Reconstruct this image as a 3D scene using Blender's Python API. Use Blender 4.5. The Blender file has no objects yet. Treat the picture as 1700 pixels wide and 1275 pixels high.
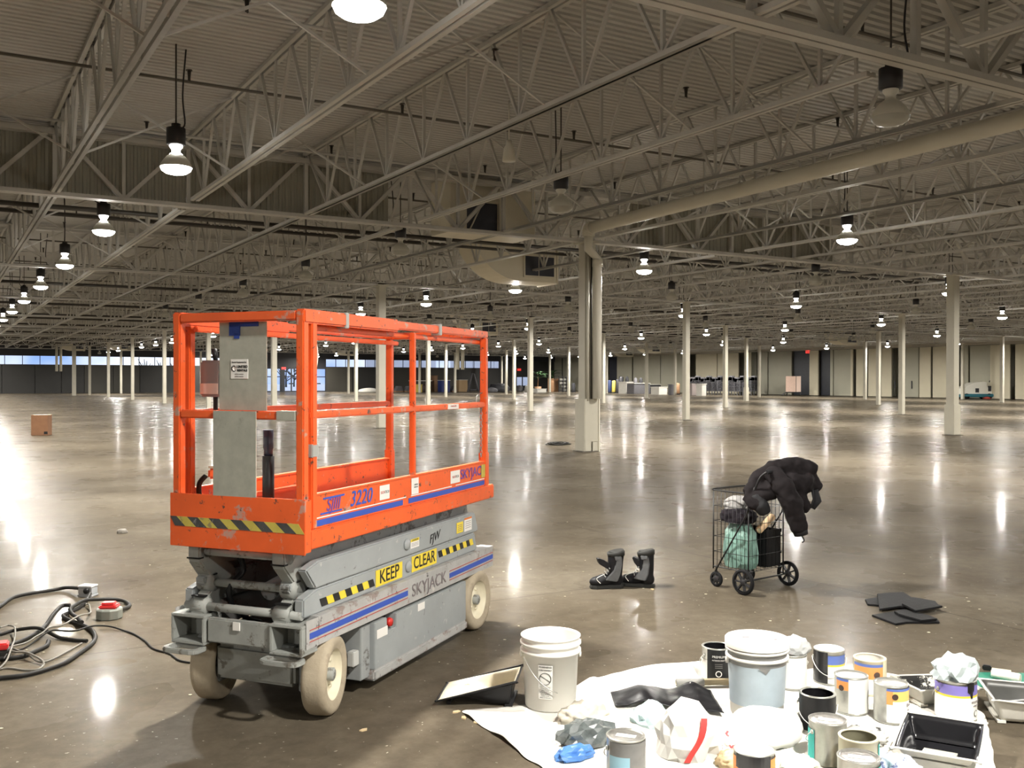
import bpy, bmesh, math, random
from mathutils import Vector, Matrix, Euler, noise
R = math.radians
PI = math.pi
sc = bpy.context.scene
col = sc.collection

# ------------------------------------------------------------------ camera
F_PX, PITCH, ROLL, EYE = 1615.2, .0051, .0016, 1.7152
cam_d = bpy.data.cameras.new('camera')
cam_d.sensor_fit = 'HORIZONTAL'; cam_d.sensor_width = 36.0
cam_d.lens = F_PX / 1700 * 36.0
cam_d.clip_start = .05; cam_d.clip_end = 600
cam = bpy.data.objects.new('camera', cam_d); col.objects.link(cam)
# the world's axes are the hall's: x along the girders, y along the joists, origin at the foot of the large column
TH, CAM_X, CAM_Y = .5342, -13.2953, -18.9848
cam.matrix_world = (Matrix.Translation((CAM_X, CAM_Y, EYE)) @ Matrix.Rotation(-TH, 4, 'Z') @ Matrix.Rotation(PI / 2 - PITCH, 4, 'X') @ Matrix.Rotation(ROLL, 4, 'Z'))
sc.camera = cam

# ------------------------------------------------------------------ world (dusk daylight outside), exposure
w = bpy.data.worlds.new('dusk_sky'); sc.world = w; w.use_nodes = True
bg = w.node_tree.nodes['Background']
bg.inputs[1].default_value = 1.1
_n = w.node_tree.nodes; _tc = _n.new('ShaderNodeTexCoord'); _cl = _n.new('ShaderNodeTexNoise'); _cr = _n.new('ShaderNodeValToRGB')
_cl.inputs['Scale'].default_value = 9.0; _cl.inputs['Detail'].default_value = 4.0
_cr.color_ramp.elements[0].position = .38; _cr.color_ramp.elements[0].color = (.30, .47, .92, 1)
_cr.color_ramp.elements[1].position = .56; _cr.color_ramp.elements[1].color = (.95, 1.0, 1.08, 1)
w.node_tree.links.new(_tc.outputs['Generated'], _cl.inputs['Vector']); w.node_tree.links.new(_cl.outputs['Fac'], _cr.inputs[0]); w.node_tree.links.new(_cr.outputs[0], bg.inputs[0])
LAMP_W = 600.0          # one high-bay lamp
LAMP_RGB = (1.0, .96, .885)
sc.view_settings.view_transform = 'Standard'
sc.view_settings.look = 'None'
sc.view_settings.gamma = 1.0
sc.view_settings.use_curve_mapping = False
sc.view_settings.exposure = 0.1
sc.cycles.use_denoising = True
sc.cycles.max_bounces = 6
sc.cycles.diffuse_bounces = 3
sc.cycles.glossy_bounces = 3
sc.cycles.transmission_bounces = 5
sc.cycles.transparent_max_bounces = 6
sc.cycles.sample_clamp_indirect = 6.0
sc.cycles.adaptive_threshold = .03
sc.cycles.caustics_reflective = False
sc.cycles.caustics_refractive = False

# ------------------------------------------------------------------ helpers
def tag(o, label=None, cat=None, group=None, kind=None):
    if label: o['label'] = label
    if cat: o['category'] = cat
    if group: o['group'] = group
    if kind: o['kind'] = kind
    return o

def empty(name, loc=(0, 0, 0), rz=0.0, label=None, cat=None, group=None, rot=None):
    o = bpy.data.objects.new(name, None); col.objects.link(o)
    o.empty_display_size = .1
    o.location = loc; o.rotation_euler = rot if rot else (0, 0, rz)
    return tag(o, label, cat, group)

def link_mesh(name, me, mat=None, parent=None, loc=(0, 0, 0), rot=(0, 0, 0)):
    o = bpy.data.objects.new(name, me); col.objects.link(o)
    if mat is not None and not me.materials: me.materials.append(mat)
    o.location = loc; o.rotation_euler = rot
    if parent is not None: o.parent = parent
    return o

KIDS = {}
def copy_tree(o, parent=None):
    c = o.copy(); col.objects.link(c)
    c.parent = parent
    for ch in o.children: copy_tree(ch, c)
    return c

def frame_of(d, up=(0, 0, 1)):
    d = Vector(d).normalized(); up = Vector(up)
    if abs(d.dot(up)) > .995: up = Vector((1, 0, 0))
    x = up.cross(d).normalized(); y = d.cross(x).normalized()
    return x, y, d

class MB:
    def __init__(s): s.v = []; s.f = []; s.m = []; s.sm = []; s.cm = 0
    def add(s, vs, fs, smooth=False):
        b = len(s.v); s.v += [tuple(p) for p in vs]
        for q in fs:
            s.f.append([b + i for i in q]); s.m.append(s.cm); s.sm.append(smooth)
        return s
    def box(s, x0, x1, y0, y1, z0, z1):
        vs = [(x0, y0, z0), (x1, y0, z0), (x1, y1, z0), (x0, y1, z0), (x0, y0, z1), (x1, y0, z1), (x1, y1, z1), (x0, y1, z1)]
        return s.add(vs, [(0, 3, 2, 1), (4, 5, 6, 7), (0, 1, 5, 4), (1, 2, 6, 5), (2, 3, 7, 6), (3, 0, 4, 7)])
    def rbox(s, c, size, rot=(0, 0, 0)):
        M = Euler(rot).to_matrix(); c = Vector(c); hx, hy, hz = [q / 2 for q in size]
        vs = [c + M @ Vector((a * hx, b * hy, d * hz)) for d in (-1, 1) for a, b in ((-1, -1), (1, -1), (1, 1), (-1, 1))]
        return s.add(vs, [(0, 3, 2, 1), (4, 5, 6, 7), (0, 1, 5, 4), (1, 2, 6, 5), (2, 3, 7, 6), (3, 0, 4, 7)])
    def bar(s, p0, p1, wx, wy, up=(0, 0, 1)):
        p0, p1 = Vector(p0), Vector(p1); x, y, d = frame_of(p1 - p0, up)
        vs = []
        for p in (p0, p1):
            for a, b in ((-1, -1), (1, -1), (1, 1), (-1, 1)): vs.append(p + x * a * wx / 2 + y * b * wy / 2)
        return s.add(vs, [(0, 3, 2, 1), (4, 5, 6, 7), (0, 1, 5, 4), (1, 2, 6, 5), (2, 3, 7, 6), (3, 0, 4, 7)])
    def tube(s, pts, r, n=8, cap=True, closed=False):
        pts = [Vector(p) for p in pts]; k = len(pts)
        rs = r if isinstance(r, (list, tuple)) else [r] * k
        vs = []; prev = None
        for i, p in enumerate(pts):
            if closed: d = pts[(i + 1) % k] - pts[i - 1]
            else: d = pts[min(i + 1, k - 1)] - pts[max(i - 1, 0)]
            d = d.normalized()
            if prev is None: x, y, _ = frame_of(d)
            else:
                x = prev - d * prev.dot(d)
                x = x.normalized() if x.length > 1e-6 else frame_of(d)[0]
                y = d.cross(x)
            prev = x
            for j in range(n):
                a = 2 * PI * j / n
                vs.append(p + (x * math.cos(a) + y * math.sin(a)) * rs[i])
        fs = []
        for i in range(k if closed else k - 1):
            i2 = (i + 1) % k
            for j in range(n):
                j2 = (j + 1) % n
                fs.append((i * n + j, i * n + j2, i2 * n + j2, i2 * n + j))
        s.add(vs, fs, True)
        if cap and not closed:
            b = len(s.v) - len(vs)
            s.f.append([b + j for j in range(n)][::-1]); s.m.append(s.cm); s.sm.append(False)
            s.f.append([b + (k - 1) * n + j for j in range(n)]); s.m.append(s.cm); s.sm.append(False)
        return s
    def lathe(s, prof, n=24, c=(0, 0, 0), axis='z', a0=0.0, a1=2 * PI, smooth=True):
        full = abs(a1 - a0 - 2 * PI) < 1e-6; m = n if full else n + 1
        vs = []
        for r_, z_ in prof:
            for j in range(m):
                a = a0 + (a1 - a0) * j / n
                p = (r_ * math.cos(a), r_ * math.sin(a), z_)
                if axis == 'x': p = (p[2], p[0], p[1])
                elif axis == 'y': p = (p[0], -p[2], p[1])
                vs.append((p[0] + c[0], p[1] + c[1], p[2] + c[2]))
        fs = []
        for i in range(len(prof) - 1):
            for j in range(n):
                j2 = (j + 1) % m
                fs.append((i * m + j, i * m + j2, (i + 1) * m + j2, (i + 1) * m + j))
        return s.add(vs, fs, smooth)
    def prism(s, poly, h0, h1, plane='xy'):
        n = len(poly)
        def P(a, b, h):
            return (a, b, h) if plane == 'xy' else ((a, h, b) if plane == 'xz' else (h, a, b))
        vs = [P(a, b, h0) for a, b in poly] + [P(a, b, h1) for a, b in poly]
        fs = [list(range(n))[::-1], [n + i for i in range(n)]] + [(i, (i + 1) % n, n + (i + 1) % n, n + i) for i in range(n)]
        return s.add(vs, fs)
    def grid(s, nx, ny, fn, smooth=True):
        vs = [fn(i / nx, j / ny) for j in range(ny + 1) for i in range(nx + 1)]
        fs = [(j * (nx + 1) + i, j * (nx + 1) + i + 1, (j + 1) * (nx + 1) + i + 1, (j + 1) * (nx + 1) + i) for j in range(ny) for i in range(nx)]
        return s.add(vs, fs, smooth)
    def mesh(s, name, mats, bevel=0.0, seg=2, fix=True):
        me = bpy.data.meshes.new(name)
        me.from_pydata(s.v, [], s.f); me.update()
        for m in (mats if isinstance(mats, (list, tuple)) else [mats]): me.materials.append(m)
        me.polygons.foreach_set('material_index', s.m)
        me.polygons.foreach_set('use_smooth', s.sm)
        if fix or bevel:
            bm = bmesh.new(); bm.from_mesh(me)
            if fix: bmesh.ops.recalc_face_normals(bm, faces=bm.faces)
            if bevel:
                es = [e for e in bm.edges if len(e.link_faces) == 2 and e.calc_face_angle(0) > .6]
                bmesh.ops.bevel(bm, geom=es, offset=bevel, segments=seg, affect='EDGES', clamp_overlap=True)
            bm.to_mesh(me); bm.free()
        me.update()
        return me
    def build(s, name, mats, parent=None, loc=(0, 0, 0), rot=(0, 0, 0), bevel=0.0, seg=2, fix=True):
        return link_mesh(name, s.mesh(name, mats, bevel, seg, fix), None, parent, loc, rot)

def spline(pts, n=8, closed=False):
    pts = [Vector(p) for p in pts]; out = []; k = len(pts)
    for i in range(k if closed else k - 1):
        g = lambda q: pts[q % k] if closed else pts[max(0, min(k - 1, q))]
        p0, p1, p2, p3 = g(i - 1), g(i), g(i + 1), g(i + 2)
        for t in range(n):
            t /= n
            out.append(.5 * ((2 * p1) + (p2 - p0) * t + (2 * p0 - 5 * p1 + 4 * p2 - p3) * t * t + (3 * p1 - p0 - 3 * p2 + p3) * t ** 3))
    if not closed: out.append(pts[-1])
    return out

def text_mesh(s, size, sx=1.0, shear=0.0, bold=0.0, align='CENTER', space=1.0):
    cu = bpy.data.curves.new('lettering', 'FONT')
    cu.body = s; cu.size = size; cu.align_x = align; cu.align_y = 'CENTER'; cu.shear = shear
    cu.offset = bold; cu.space_character = space; cu.extrude = .0004; cu.resolution_u = 4
    t = bpy.data.objects.new('lettering', cu); col.objects.link(t)
    bpy.context.view_layer.update()
    me = bpy.data.meshes.new_from_object(t.evaluated_get(bpy.context.evaluated_depsgraph_get()))
    bpy.data.objects.remove(t); bpy.data.curves.remove(cu)
    for v in me.vertices: v.co.x *= sx
    me.name = 'lettering'
    return me

def text(s, mat, parent, loc, rot, size, name='lettering', **k):
    me = text_mesh(s, size, **k); me.materials.clear()
    return link_mesh(name, me, mat, parent, loc, rot)

# ------------------------------------------------------------------ materials
MATS = {}
def mat(name, c, rough=.5, metal=0.0, var=.0, vscale=6.0, c2=None, dirt=None, dscale=9.0, dthr=.62, bump=0.0, bscale=40.0, spec=.5, emit=None, trans=0.0, ior=1.45, alpha=1.0, coat=0.0, space='Object', rvar=0.0, sheen=0.0, dsoft=.05, stretch=None):
    m = bpy.data.materials.new(name); m.use_nodes = True
    nt = m.node_tree; N = nt.nodes; L = nt.links; b = N['Principled BSDF']
    b.inputs['Roughness'].default_value = rough; b.inputs['Metallic'].default_value = metal
    b.inputs['Specular IOR Level'].default_value = spec
    b.inputs['Base Color'].default_value = (*c, 1)
    if trans: b.inputs['Transmission Weight'].default_value = trans; b.inputs['IOR'].default_value = ior
    if alpha < 1: b.inputs['Alpha'].default_value = alpha
    if coat: b.inputs['Coat Weight'].default_value = coat; b.inputs['Coat Roughness'].default_value = .1
    if sheen: b.inputs['Sheen Weight'].default_value = sheen
    if emit: b.inputs['Emission Color'].default_value = (*emit[0], 1); b.inputs['Emission Strength'].default_value = emit[1]
    tc = None
    def coords():
        nonlocal tc
        if tc is None:
            if space == 'World': g = N.new('ShaderNodeNewGeometry'); tc = g.outputs['Position']
            else: g = N.new('ShaderNodeTexCoord'); tc = g.outputs['Object']
            if stretch:
                mp = N.new('ShaderNodeMapping'); mp.inputs['Scale'].default_value = stretch
                L.new(tc, mp.inputs['Vector']); tc = mp.outputs[0]
        return tc
    def nz(scale, det=4, rg=.6, off=0):
        n = N.new('ShaderNodeTexNoise'); n.inputs['Scale'].default_value = scale; n.inputs['Detail'].default_value = det; n.inputs['Roughness'].default_value = rg
        v = coords()
        if off:
            a = N.new('ShaderNodeVectorMath'); a.operation = 'ADD'; a.inputs[1].default_value = (off, off * .7, off * 1.3); L.new(v, a.inputs[0]); v = a.outputs[0]
        L.new(v, n.inputs['Vector']); return n.outputs['Fac']
    def ramp(fac, p0, p1, a, bb):
        r = N.new('ShaderNodeValToRGB'); r.color_ramp.elements[0].position = p0; r.color_ramp.elements[1].position = p1
        r.color_ramp.elements[0].color = (*a, 1); r.color_ramp.elements[1].color = (*bb, 1); L.new(fac, r.inputs[0]); return r.outputs[0]
    out = None
    if var or c2:
        lo = tuple(max(0, q * (1 - var)) for q in c) if c2 is None else c
        hi = tuple(min(1, q * (1 + var)) for q in c) if c2 is None else c2
        out = ramp(nz(vscale), .32, .68, lo, hi)
    if dirt:
        dirts = dirt if isinstance(dirt, list) else [(dirt, dscale, dthr)]
        for k, (dc, ds, dt) in enumerate(dirts):
            mx = N.new('ShaderNodeMix'); mx.data_type = 'RGBA'
            f = ramp(nz(ds, 6, .7, 3.1 + k * 5), dt, dt + dsoft, (0, 0, 0), (1, 1, 1))
            L.new(f, mx.inputs[0])
            if out: L.new(out, mx.inputs[6])
            else: mx.inputs[6].default_value = (*c, 1)
            mx.inputs[7].default_value = (*dc, 1); out = mx.outputs[2]
    if out: L.new(out, b.inputs['Base Color'])
    if rvar:
        mr = N.new('ShaderNodeMapRange'); L.new(nz(vscale * 1.7, 4, .6, 11), mr.inputs[0])
        mr.inputs[1].default_value = .3; mr.inputs[2].default_value = .7
        mr.inputs[3].default_value = max(.02, rough - rvar); mr.inputs[4].default_value = rough + rvar
        L.new(mr.outputs[0], b.inputs['Roughness'])
    if bump:
        bp = N.new('ShaderNodeBump'); bp.inputs['Strength'].default_value = bump; bp.inputs['Distance'].default_value = .02
        L.new(nz(bscale, 5, .6, 7), bp.inputs['Height']); L.new(bp.outputs[0], b.inputs['Normal'])
    MATS[name] = m
    return m

# ------------------------------------------------------------------ the hall's column grid
SA, SB = 13.787, 12.444
CA, SN = math.cos(TH), math.sin(TH)
def G(u, v, z=0.0): return Vector((u, v, z))
def C(x, y, z=0.0):
    """point x metres right of and y metres in front of the spot where the photographer stands"""
    return Vector((CAM_X + x * CA + y * SN, CAM_Y - x * SN + y * CA, z))
def V(P):
    """the reverse: metres right, metres ahead"""
    x, y = P[0] - CAM_X, P[1] - CAM_Y
    return Vector((x * CA - y * SN, x * SN + y * CA))
def bearing(P):
    q = V(P); return 850 + F_PX * q.x / max(q.y, .3)
def at(px, py, z=0.0):
    """world point at height z that the photograph shows at pixel (px, py)"""
    X, Y = px - 850, py - 637.5
    X, Y = math.cos(ROLL) * X + math.sin(ROLL) * Y, -math.sin(ROLL) * X + math.cos(ROLL) * Y
    u = -Y / F_PX
    d = Vector((X / F_PX, math.cos(PITCH) + u * math.sin(PITCH), u * math.cos(PITCH) - math.sin(PITCH)))
    t = (z - EYE) / d.z
    return C(d.x * t, d.y * t, z)

U0, U1, V0, V1 = -42.0, 67.0, -44.0, 104.0          # hall extents
Z_GIRD, Z_GTOP, Z_JB, Z_DECK, Z_WALL = 4.93, 6.08, 4.985, 6.24, 4.82
JOIST_STEP = SA / 6

# paint colours
M_white_steel = mat('cream_painted_steel', (.50, .485, .45), .5, var=.08, vscale=1.5, dirt=(.36, .335, .29), dscale=4, dthr=.66, dsoft=.15)
M_deck = mat('cream_roof_deck', (.46, .45, .425), .6, var=.10, vscale=.35)
M_column = mat('cream_column_paint', (.52, .49, .405), .45, var=.06, vscale=1.2, dirt=(.33, .3, .24), dscale=5, dthr=.68, dsoft=.1)
M_dark_pipe = mat('dark_sprinkler_pipe', (.045, .038, .03), .5)
M_branch_pipe = mat('brown_branch_pipe', (.12, .105, .085), .6)
M_black = mat('black_plastic', (.012, .012, .013), .45, var=.2, spec=.3)
M_rubber = mat('black_rubber', (.009, .009, .010), .7, var=.3, vscale=14, bump=.15, spec=.2)
# ------------------------------------------------------------------ floor
def floor_material():
    m = bpy.data.materials.new('polished_concrete'); m.use_nodes = True
    nt = m.node_tree; N = nt.nodes; L = nt.links; b = N['Principled BSDF']
    g = N.new('ShaderNodeNewGeometry'); P = g.outputs['Position']
    def nz(scale, det, rg, vec=None):
        n = N.new('ShaderNodeTexNoise'); n.inputs['Scale'].default_value = scale; n.inputs['Detail'].default_value = det; n.inputs['Roughness'].default_value = rg
        L.new(vec or P, n.inputs['Vector']); return n.outputs['Fac']
    def ramp(fac, stops):
        r = N.new('ShaderNodeValToRGB'); e = r.color_ramp.elements
        while len(e) < len(stops): e.new(.5)
        for q, (p, c) in zip(e, stops): q.position = p; q.color = (*c, 1)
        L.new(fac, r.inputs[0]); return r.outputs[0]
    def mix(a, bb, fac, mode='MIX'):
        x = N.new('ShaderNodeMix'); x.data_type = 'RGBA'; x.blend_type = mode
        if isinstance(fac, float): x.inputs[0].default_value = fac
        else: L.new(fac, x.inputs[0])
        L.new(a, x.inputs[6])
        if isinstance(bb, tuple): x.inputs[7].default_value = (*bb, 1)
        else: L.new(bb, x.inputs[7])
        return x.outputs[2]
    base = ramp(nz(.55, 6, .62), [(.28, (.076, .062, .043)), (.5, (.120, .100, .073)), (.74, (.172, .149, .114))])
    fine = ramp(nz(9, 5, .7), [(.35, (.80, .80, .80)), (.65, (1.12, 1.12, 1.12))])
    c = mix(base, fine, .8, 'MULTIPLY')
    spots = ramp(nz(30, 2, .5), [(.70, (0, 0, 0)), (.74, (1, 1, 1))])
    c = mix(c, (.32, .29, .23), spots)
    stain = ramp(nz(1.4, 5, .75), [(.50, (0, 0, 0)), (.80, (.6, .6, .6))])
    c = mix(c, (.065, .053, .040), stain)
    # saw-cut joints on the column grid
    sx = N.new('ShaderNodeSeparateXYZ'); L.new(P, sx.inputs[0])
    lines = None
    for o, per in ((0, SA / 2), (1, SB / 2)):
        pp = N.new('ShaderNodeMath'); pp.operation = 'PINGPONG'; pp.inputs[1].default_value = per / 2
        L.new(sx.outputs[o], pp.inputs[0])
        lt = N.new('ShaderNodeMath'); lt.operation = 'LESS_THAN'; lt.inputs[1].default_value = .006
        L.new(pp.outputs[0], lt.inputs[0])
        if lines is None: lines = lt.outputs[0]
        else:
            mx = N.new('ShaderNodeMath'); mx.operation = 'MAXIMUM'; L.new(lines, mx.inputs[0]); L.new(lt.outputs[0], mx.inputs[1]); lines = mx.outputs[0]
    c = mix(c, (.05, .042, .033), lines)
    L.new(c, b.inputs['Base Color'])
    mr = N.new('ShaderNodeMapRange'); mr.inputs[1].default_value = .3; mr.inputs[2].default_value = .7
    mr.inputs[3].default_value = .24; mr.inputs[4].default_value = .34
    L.new(nz(1.2, 3, .5), mr.inputs[0]); L.new(mr.outputs[0], b.inputs['Roughness'])
    bp = N.new('ShaderNodeBump'); bp.inputs['Strength'].default_value = .10; bp.inputs['Distance'].default_value = .01
    L.new(nz(5, 4, .6), bp.inputs['Height']); L.new(bp.outputs[0], b.inputs['Normal'])
    b.inputs['IOR'].default_value = 1.032
    b.inputs['Coat Weight'].default_value = .048; b.inputs['Coat Roughness'].default_value = .085; b.inputs['Coat IOR'].default_value = 1.35
    L.new(bp.outputs[0], b.inputs['Coat Normal'])
    return m

def slab(name, u0, u1, v0, v1, z0, z1, m, kind='structure', parent=None, bevel=0):
    q = MB(); q.box(u0, u1, v0, v1, z0, z1)
    o = q.build(name, m, None, bevel=bevel)
    if parent is not None: o.parent = parent
    elif kind: o['kind'] = kind
    return o
UE = U1 + 2.6          # the openings in the partition lead into a shallow dark space behind it
fl = slab('floor', U0, UE, V0, V1, -.2, 0, floor_material())

# ------------------------------------------------------------------ corrugated roof deck
q = MB()
vs = []; v = V0; prof = []
while v < V1:
    prof += [(v, Z_DECK), (v + .075, Z_DECK), (v + .095, Z_DECK + .04), (v + .132, Z_DECK + .04)]
    v += .152
for (vv, z) in prof: vs += [(U0, vv, z), (UE, vv, z)]
q.add(vs, [(2 * i, 2 * i + 1, 2 * i + 3, 2 * i + 2) for i in range(len(prof) - 1)])
dk = q.build('ceiling', M_deck, None, (0, 0, 0), (0, 0, 0), fix=False); dk['kind'] = 'structure'
slab('ceiling_top', U0, UE, V0, V1, Z_DECK + .06, Z_DECK + .3, M_deck)

# ------------------------------------------------------------------ walls
M_wall_dark = mat('dark_bronze_wall_panel', (.026, .025, .023), .6, var=.25, vscale=.25)
M_wall_brown = mat('grey_brown_wall_panel', (.052, .048, .038), .6, var=.12, vscale=.3)
M_frame_dark = mat('dark_window_frame', (.02, .02, .026), .5)
M_cream_wall = mat('cream_partition_panel', (.62, .565, .42), .55, var=.06, vscale=.4)
M_grey_wall = mat('grey_green_partition_panel', (.40, .385, .30), .55, var=.06, vscale=.4)
M_navy = mat('navy_dark_door', (.012, .014, .022), .4, var=.3)
M_header = mat('wall_header', (.40, .36, .29), .6, var=.08, vscale=.6)
M_pane = mat('window_pane', (.95, .97, 1), .02, trans=1.0, ior=1.02)

def u_on_back(px):      # x of the window wall at this bearing from the photographer's spot
    k = (px - 850) / F_PX; y = (V1 - CAM_Y) / (CA - k * SN)
    return C(k * y, y).x
def v_on_right(px):     # y of the partition wall at this bearing
    k = (px - 850) / F_PX; y = (U1 - CAM_X) / (SN + k * CA)
    return C(k * y, y).y

ZW0, ZW1 = 3.25, 4.32
def rooted(name, kind='structure'):
    e = empty(name); e['kind'] = kind; return e
wb = rooted('wall_back')
uD0, uD1 = u_on_back(428), u_on_back(541)
edges = [U0, u_on_back(-60), u_on_back(3), u_on_back(58), u_on_back(102), u_on_back(140), u_on_back(188), u_on_back(232), u_on_back(300), u_on_back(370), uD0]
def back_panels(es, mm):
    for i in range(len(es) - 1):
        slab('wall_panel', es[i] + .03, es[i + 1] - .03, V1, V1 + .2, 0, ZW0, mm[i % len(mm)], parent=wb)
back_panels(edges, [M_wall_dark, M_wall_dark, M_wall_dark, M_wall_dark, M_wall_dark, M_wall_brown, M_wall_brown, M_wall_dark, M_wall_dark, M_wall_dark])
edges = [uD1, u_on_back(585), u_on_back(640), u_on_back(700), u_on_back(760), u_on_back(829)]
back_panels(edges, [M_wall_brown, M_wall_dark, M_wall_brown, M_wall_brown, M_wall_dark])
slab('wall_backing', U0, uD0, V1 + .2, V1 + .3, 0, ZW0, M_wall_dark, parent=wb)
slab('wall_backing', uD1, u_on_back(858), V1 + .2, V1 + .3, 0, ZW0, M_wall_dark, parent=wb)
slab('wall_backing', u_on_back(858), u_on_back(878), V1 + .2, V1 + .3, 2.0, Z_DECK, M_wall_dark, parent=wb)
slab('wall_backing', u_on_back(858), u_on_back(878), V1 + .2, V1 + .3, 0, .75, M_wall_dark, parent=wb)
slab('wall_backing', u_on_back(878), UE, V1 + .2, V1 + .3, 0, Z_DECK, M_wall_dark, parent=wb)
slab('wall_upper', U0, UE, V1, V1 + .25, ZW1, Z_DECK, M_frame_dark, parent=wb)
slab('wall_upper', uD0, uD1, V1, V1 + .25, 3.05, ZW1, M_frame_dark, parent=wb)
slab('wall_upper', u_on_back(829), u_on_back(858), V1, V1 + .25, ZW0, ZW1, M_frame_dark, parent=wb)
# clerestory windows: frame, mullions and every pane
def clerestory(name, ua, ub, n):
    e = rooted(name)
    for z in (ZW0, ZW1 - .05): slab('rail', ua, ub, V1 + .02, V1 + .12, z, z + .05, M_frame_dark, parent=e)
    st = (ub - ua) / n
    pm = None
    for i in range(n + 1):
        slab('mullion', ua + i * st - .035, ua + i * st + .035, V1 + .02, V1 + .12, ZW0 + .05, ZW1 - .05, M_frame_dark, parent=e)
    for i in range(n):
        slab('pane', ua + i * st + .035, ua + (i + 1) * st - .035, V1 + .06, V1 + .075, ZW0 + .05, ZW1 - .05, M_pane, parent=e)
clerestory('window_1', u_on_back(3) - 14, uD0, 24)
clerestory('window_2', uD1, u_on_back(829), 19)
slab('wall_upper', U0, u_on_back(3) - 14, V1, V1 + .25, ZW0, ZW1, M_frame_dark, parent=wb)
# glazed entrance
e = rooted('door_1')
for px in (428, 443, 466, 472, 484, 507, 519, 541):
    u = u_on_back(px); slab('mullion', u - .08, u + .08, V1 + .02, V1 + .14, 0, 3.05, M_frame_dark, parent=e)
slab('mullion', u_on_back(466), u_on_back(472), V1 + .0, V1 + .14, 0, 3.05, M_navy, parent=e)
for z0, z1 in ((0, .14), (1.9, 2.02), (2.98, 3.05)): slab('rail', uD0, uD1, V1 + .03, V1 + .13, z0, z1, M_frame_dark, parent=e)
for a, b_ in ((428, 443), (443, 466), (472, 484), (484, 507), (507, 519), (519, 541)):
    slab('glass', u_on_back(a), u_on_back(b_), V1 + .07, V1 + .08, .14, 2.98, M_pane, parent=e)
for px in (484, 528): slab('push_plate', u_on_back(px) - .35, u_on_back(px) + .35, V1 - .03, V1 + .02, 1.0, 1.15, M_frame_dark, parent=e)
# small bluish windows near the corner
e = rooted('window_3')
ua, ub = u_on_back(858), u_on_back(878)
for u in (ua, (ua + ub) / 2, ub): slab('mullion', u - .07, u + .07, V1 + .1, V1 + .2, .75, 2.0, M_frame_dark, parent=e)
for a, b_ in ((ua, (ua + ub) / 2), ((ua + ub) / 2, ub)): slab('pane', a + .07, b_ - .07, V1 + .14, V1 + .15, .75, 2.0, M_pane, parent=e)

wr = rooted('wall_right')
slab('wall_header', U1, U1 + .3, V0, V1, Z_WALL, Z_DECK, M_header, parent=wr)
slab('wall_backing', UE - .15, UE, V0, V1, 0, Z_DECK, M_grey_wall, parent=wr)
C_, Gy, O_, Nv = M_cream_wall, M_grey_wall, None, M_navy        # None: an opening, its panel stands folded back behind the wall
segs = [(893, 932, Gy, 0), (934, 985, Gy, 0), (986, 1009, Gy, 0), (1010, 1023, Nv, .2), (1024, 1049, Gy, 0), (1051, 1096, Gy, 0), (1097, 1142, Gy, 0), (1144, 1154, O_, .2), (1155, 1190, C_, 0), (1191, 1226, C_, 0), (1227, 1236, O_, .25), (1237, 1247, C_, 0), (1248, 1257, O_, .25), (1258, 1274, Gy, 0), (1276, 1314, Gy, 0), (1315, 1343, Nv, .25), (1344, 1359, C_, -.05), (1360, 1377, Nv, .25), (1378, 1383, Gy, 0), (1384, 1412, Gy, .02), (1413, 1417, C_, -.12), (1418, 1420, O_, .1), (1421, 1434, C_, 0), (1441, 1455, C_, 0), (1456, 1462, O_, .1), (1463, 1480, C_, 0), (1481, 1490, O_, .15), (1491, 1502, Gy, .05), (1503, 1525, Gy, 0), (1526, 1545, C_, 0), (1548, 1573, C_, 0), (1574, 1588, C_, 0), (1589, 1596, O_, .3), (1597, 1606, Gy, .1), (1607, 1643, Gy, .25), (1644, 1662, C_, -.05), (1663, 1677, C_, 0), (1678, 1684, O_, .3), (1685, 1705, C_, 0), (1706, 1735, C_, 0), (1736, 1790, Gy, 0), (1791, 1850, C_, 0)]
for a, b_, m, rec in segs:
    if m is None: m, rec = M_grey_wall, 1.9
    va, vb = v_on_right(b_), v_on_right(a)
    slab('wall_panel', U1 + rec, U1 + rec + .12, va + .02, vb - .02, .05, Z_WALL - .03, m, parent=wr)
slab('wall_panel', U1, U1 + .12, V0, v_on_right(1850), .05, Z_WALL - .03, C_, parent=wr)
for px in (1486, 1514): slab('door_handle', U1 - .06, U1 - .01, v_on_right(px) - .05, v_on_right(px) + .05, .85, 1.6, M_frame_dark, parent=wr)
slab('wall_left', U0 - .3, U0, V0, V1, 0, Z_DECK, M_cream_wall)
slab('wall_front', U0, UE, V0 - .3, V0, 0, Z_DECK, M_cream_wall)

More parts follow.
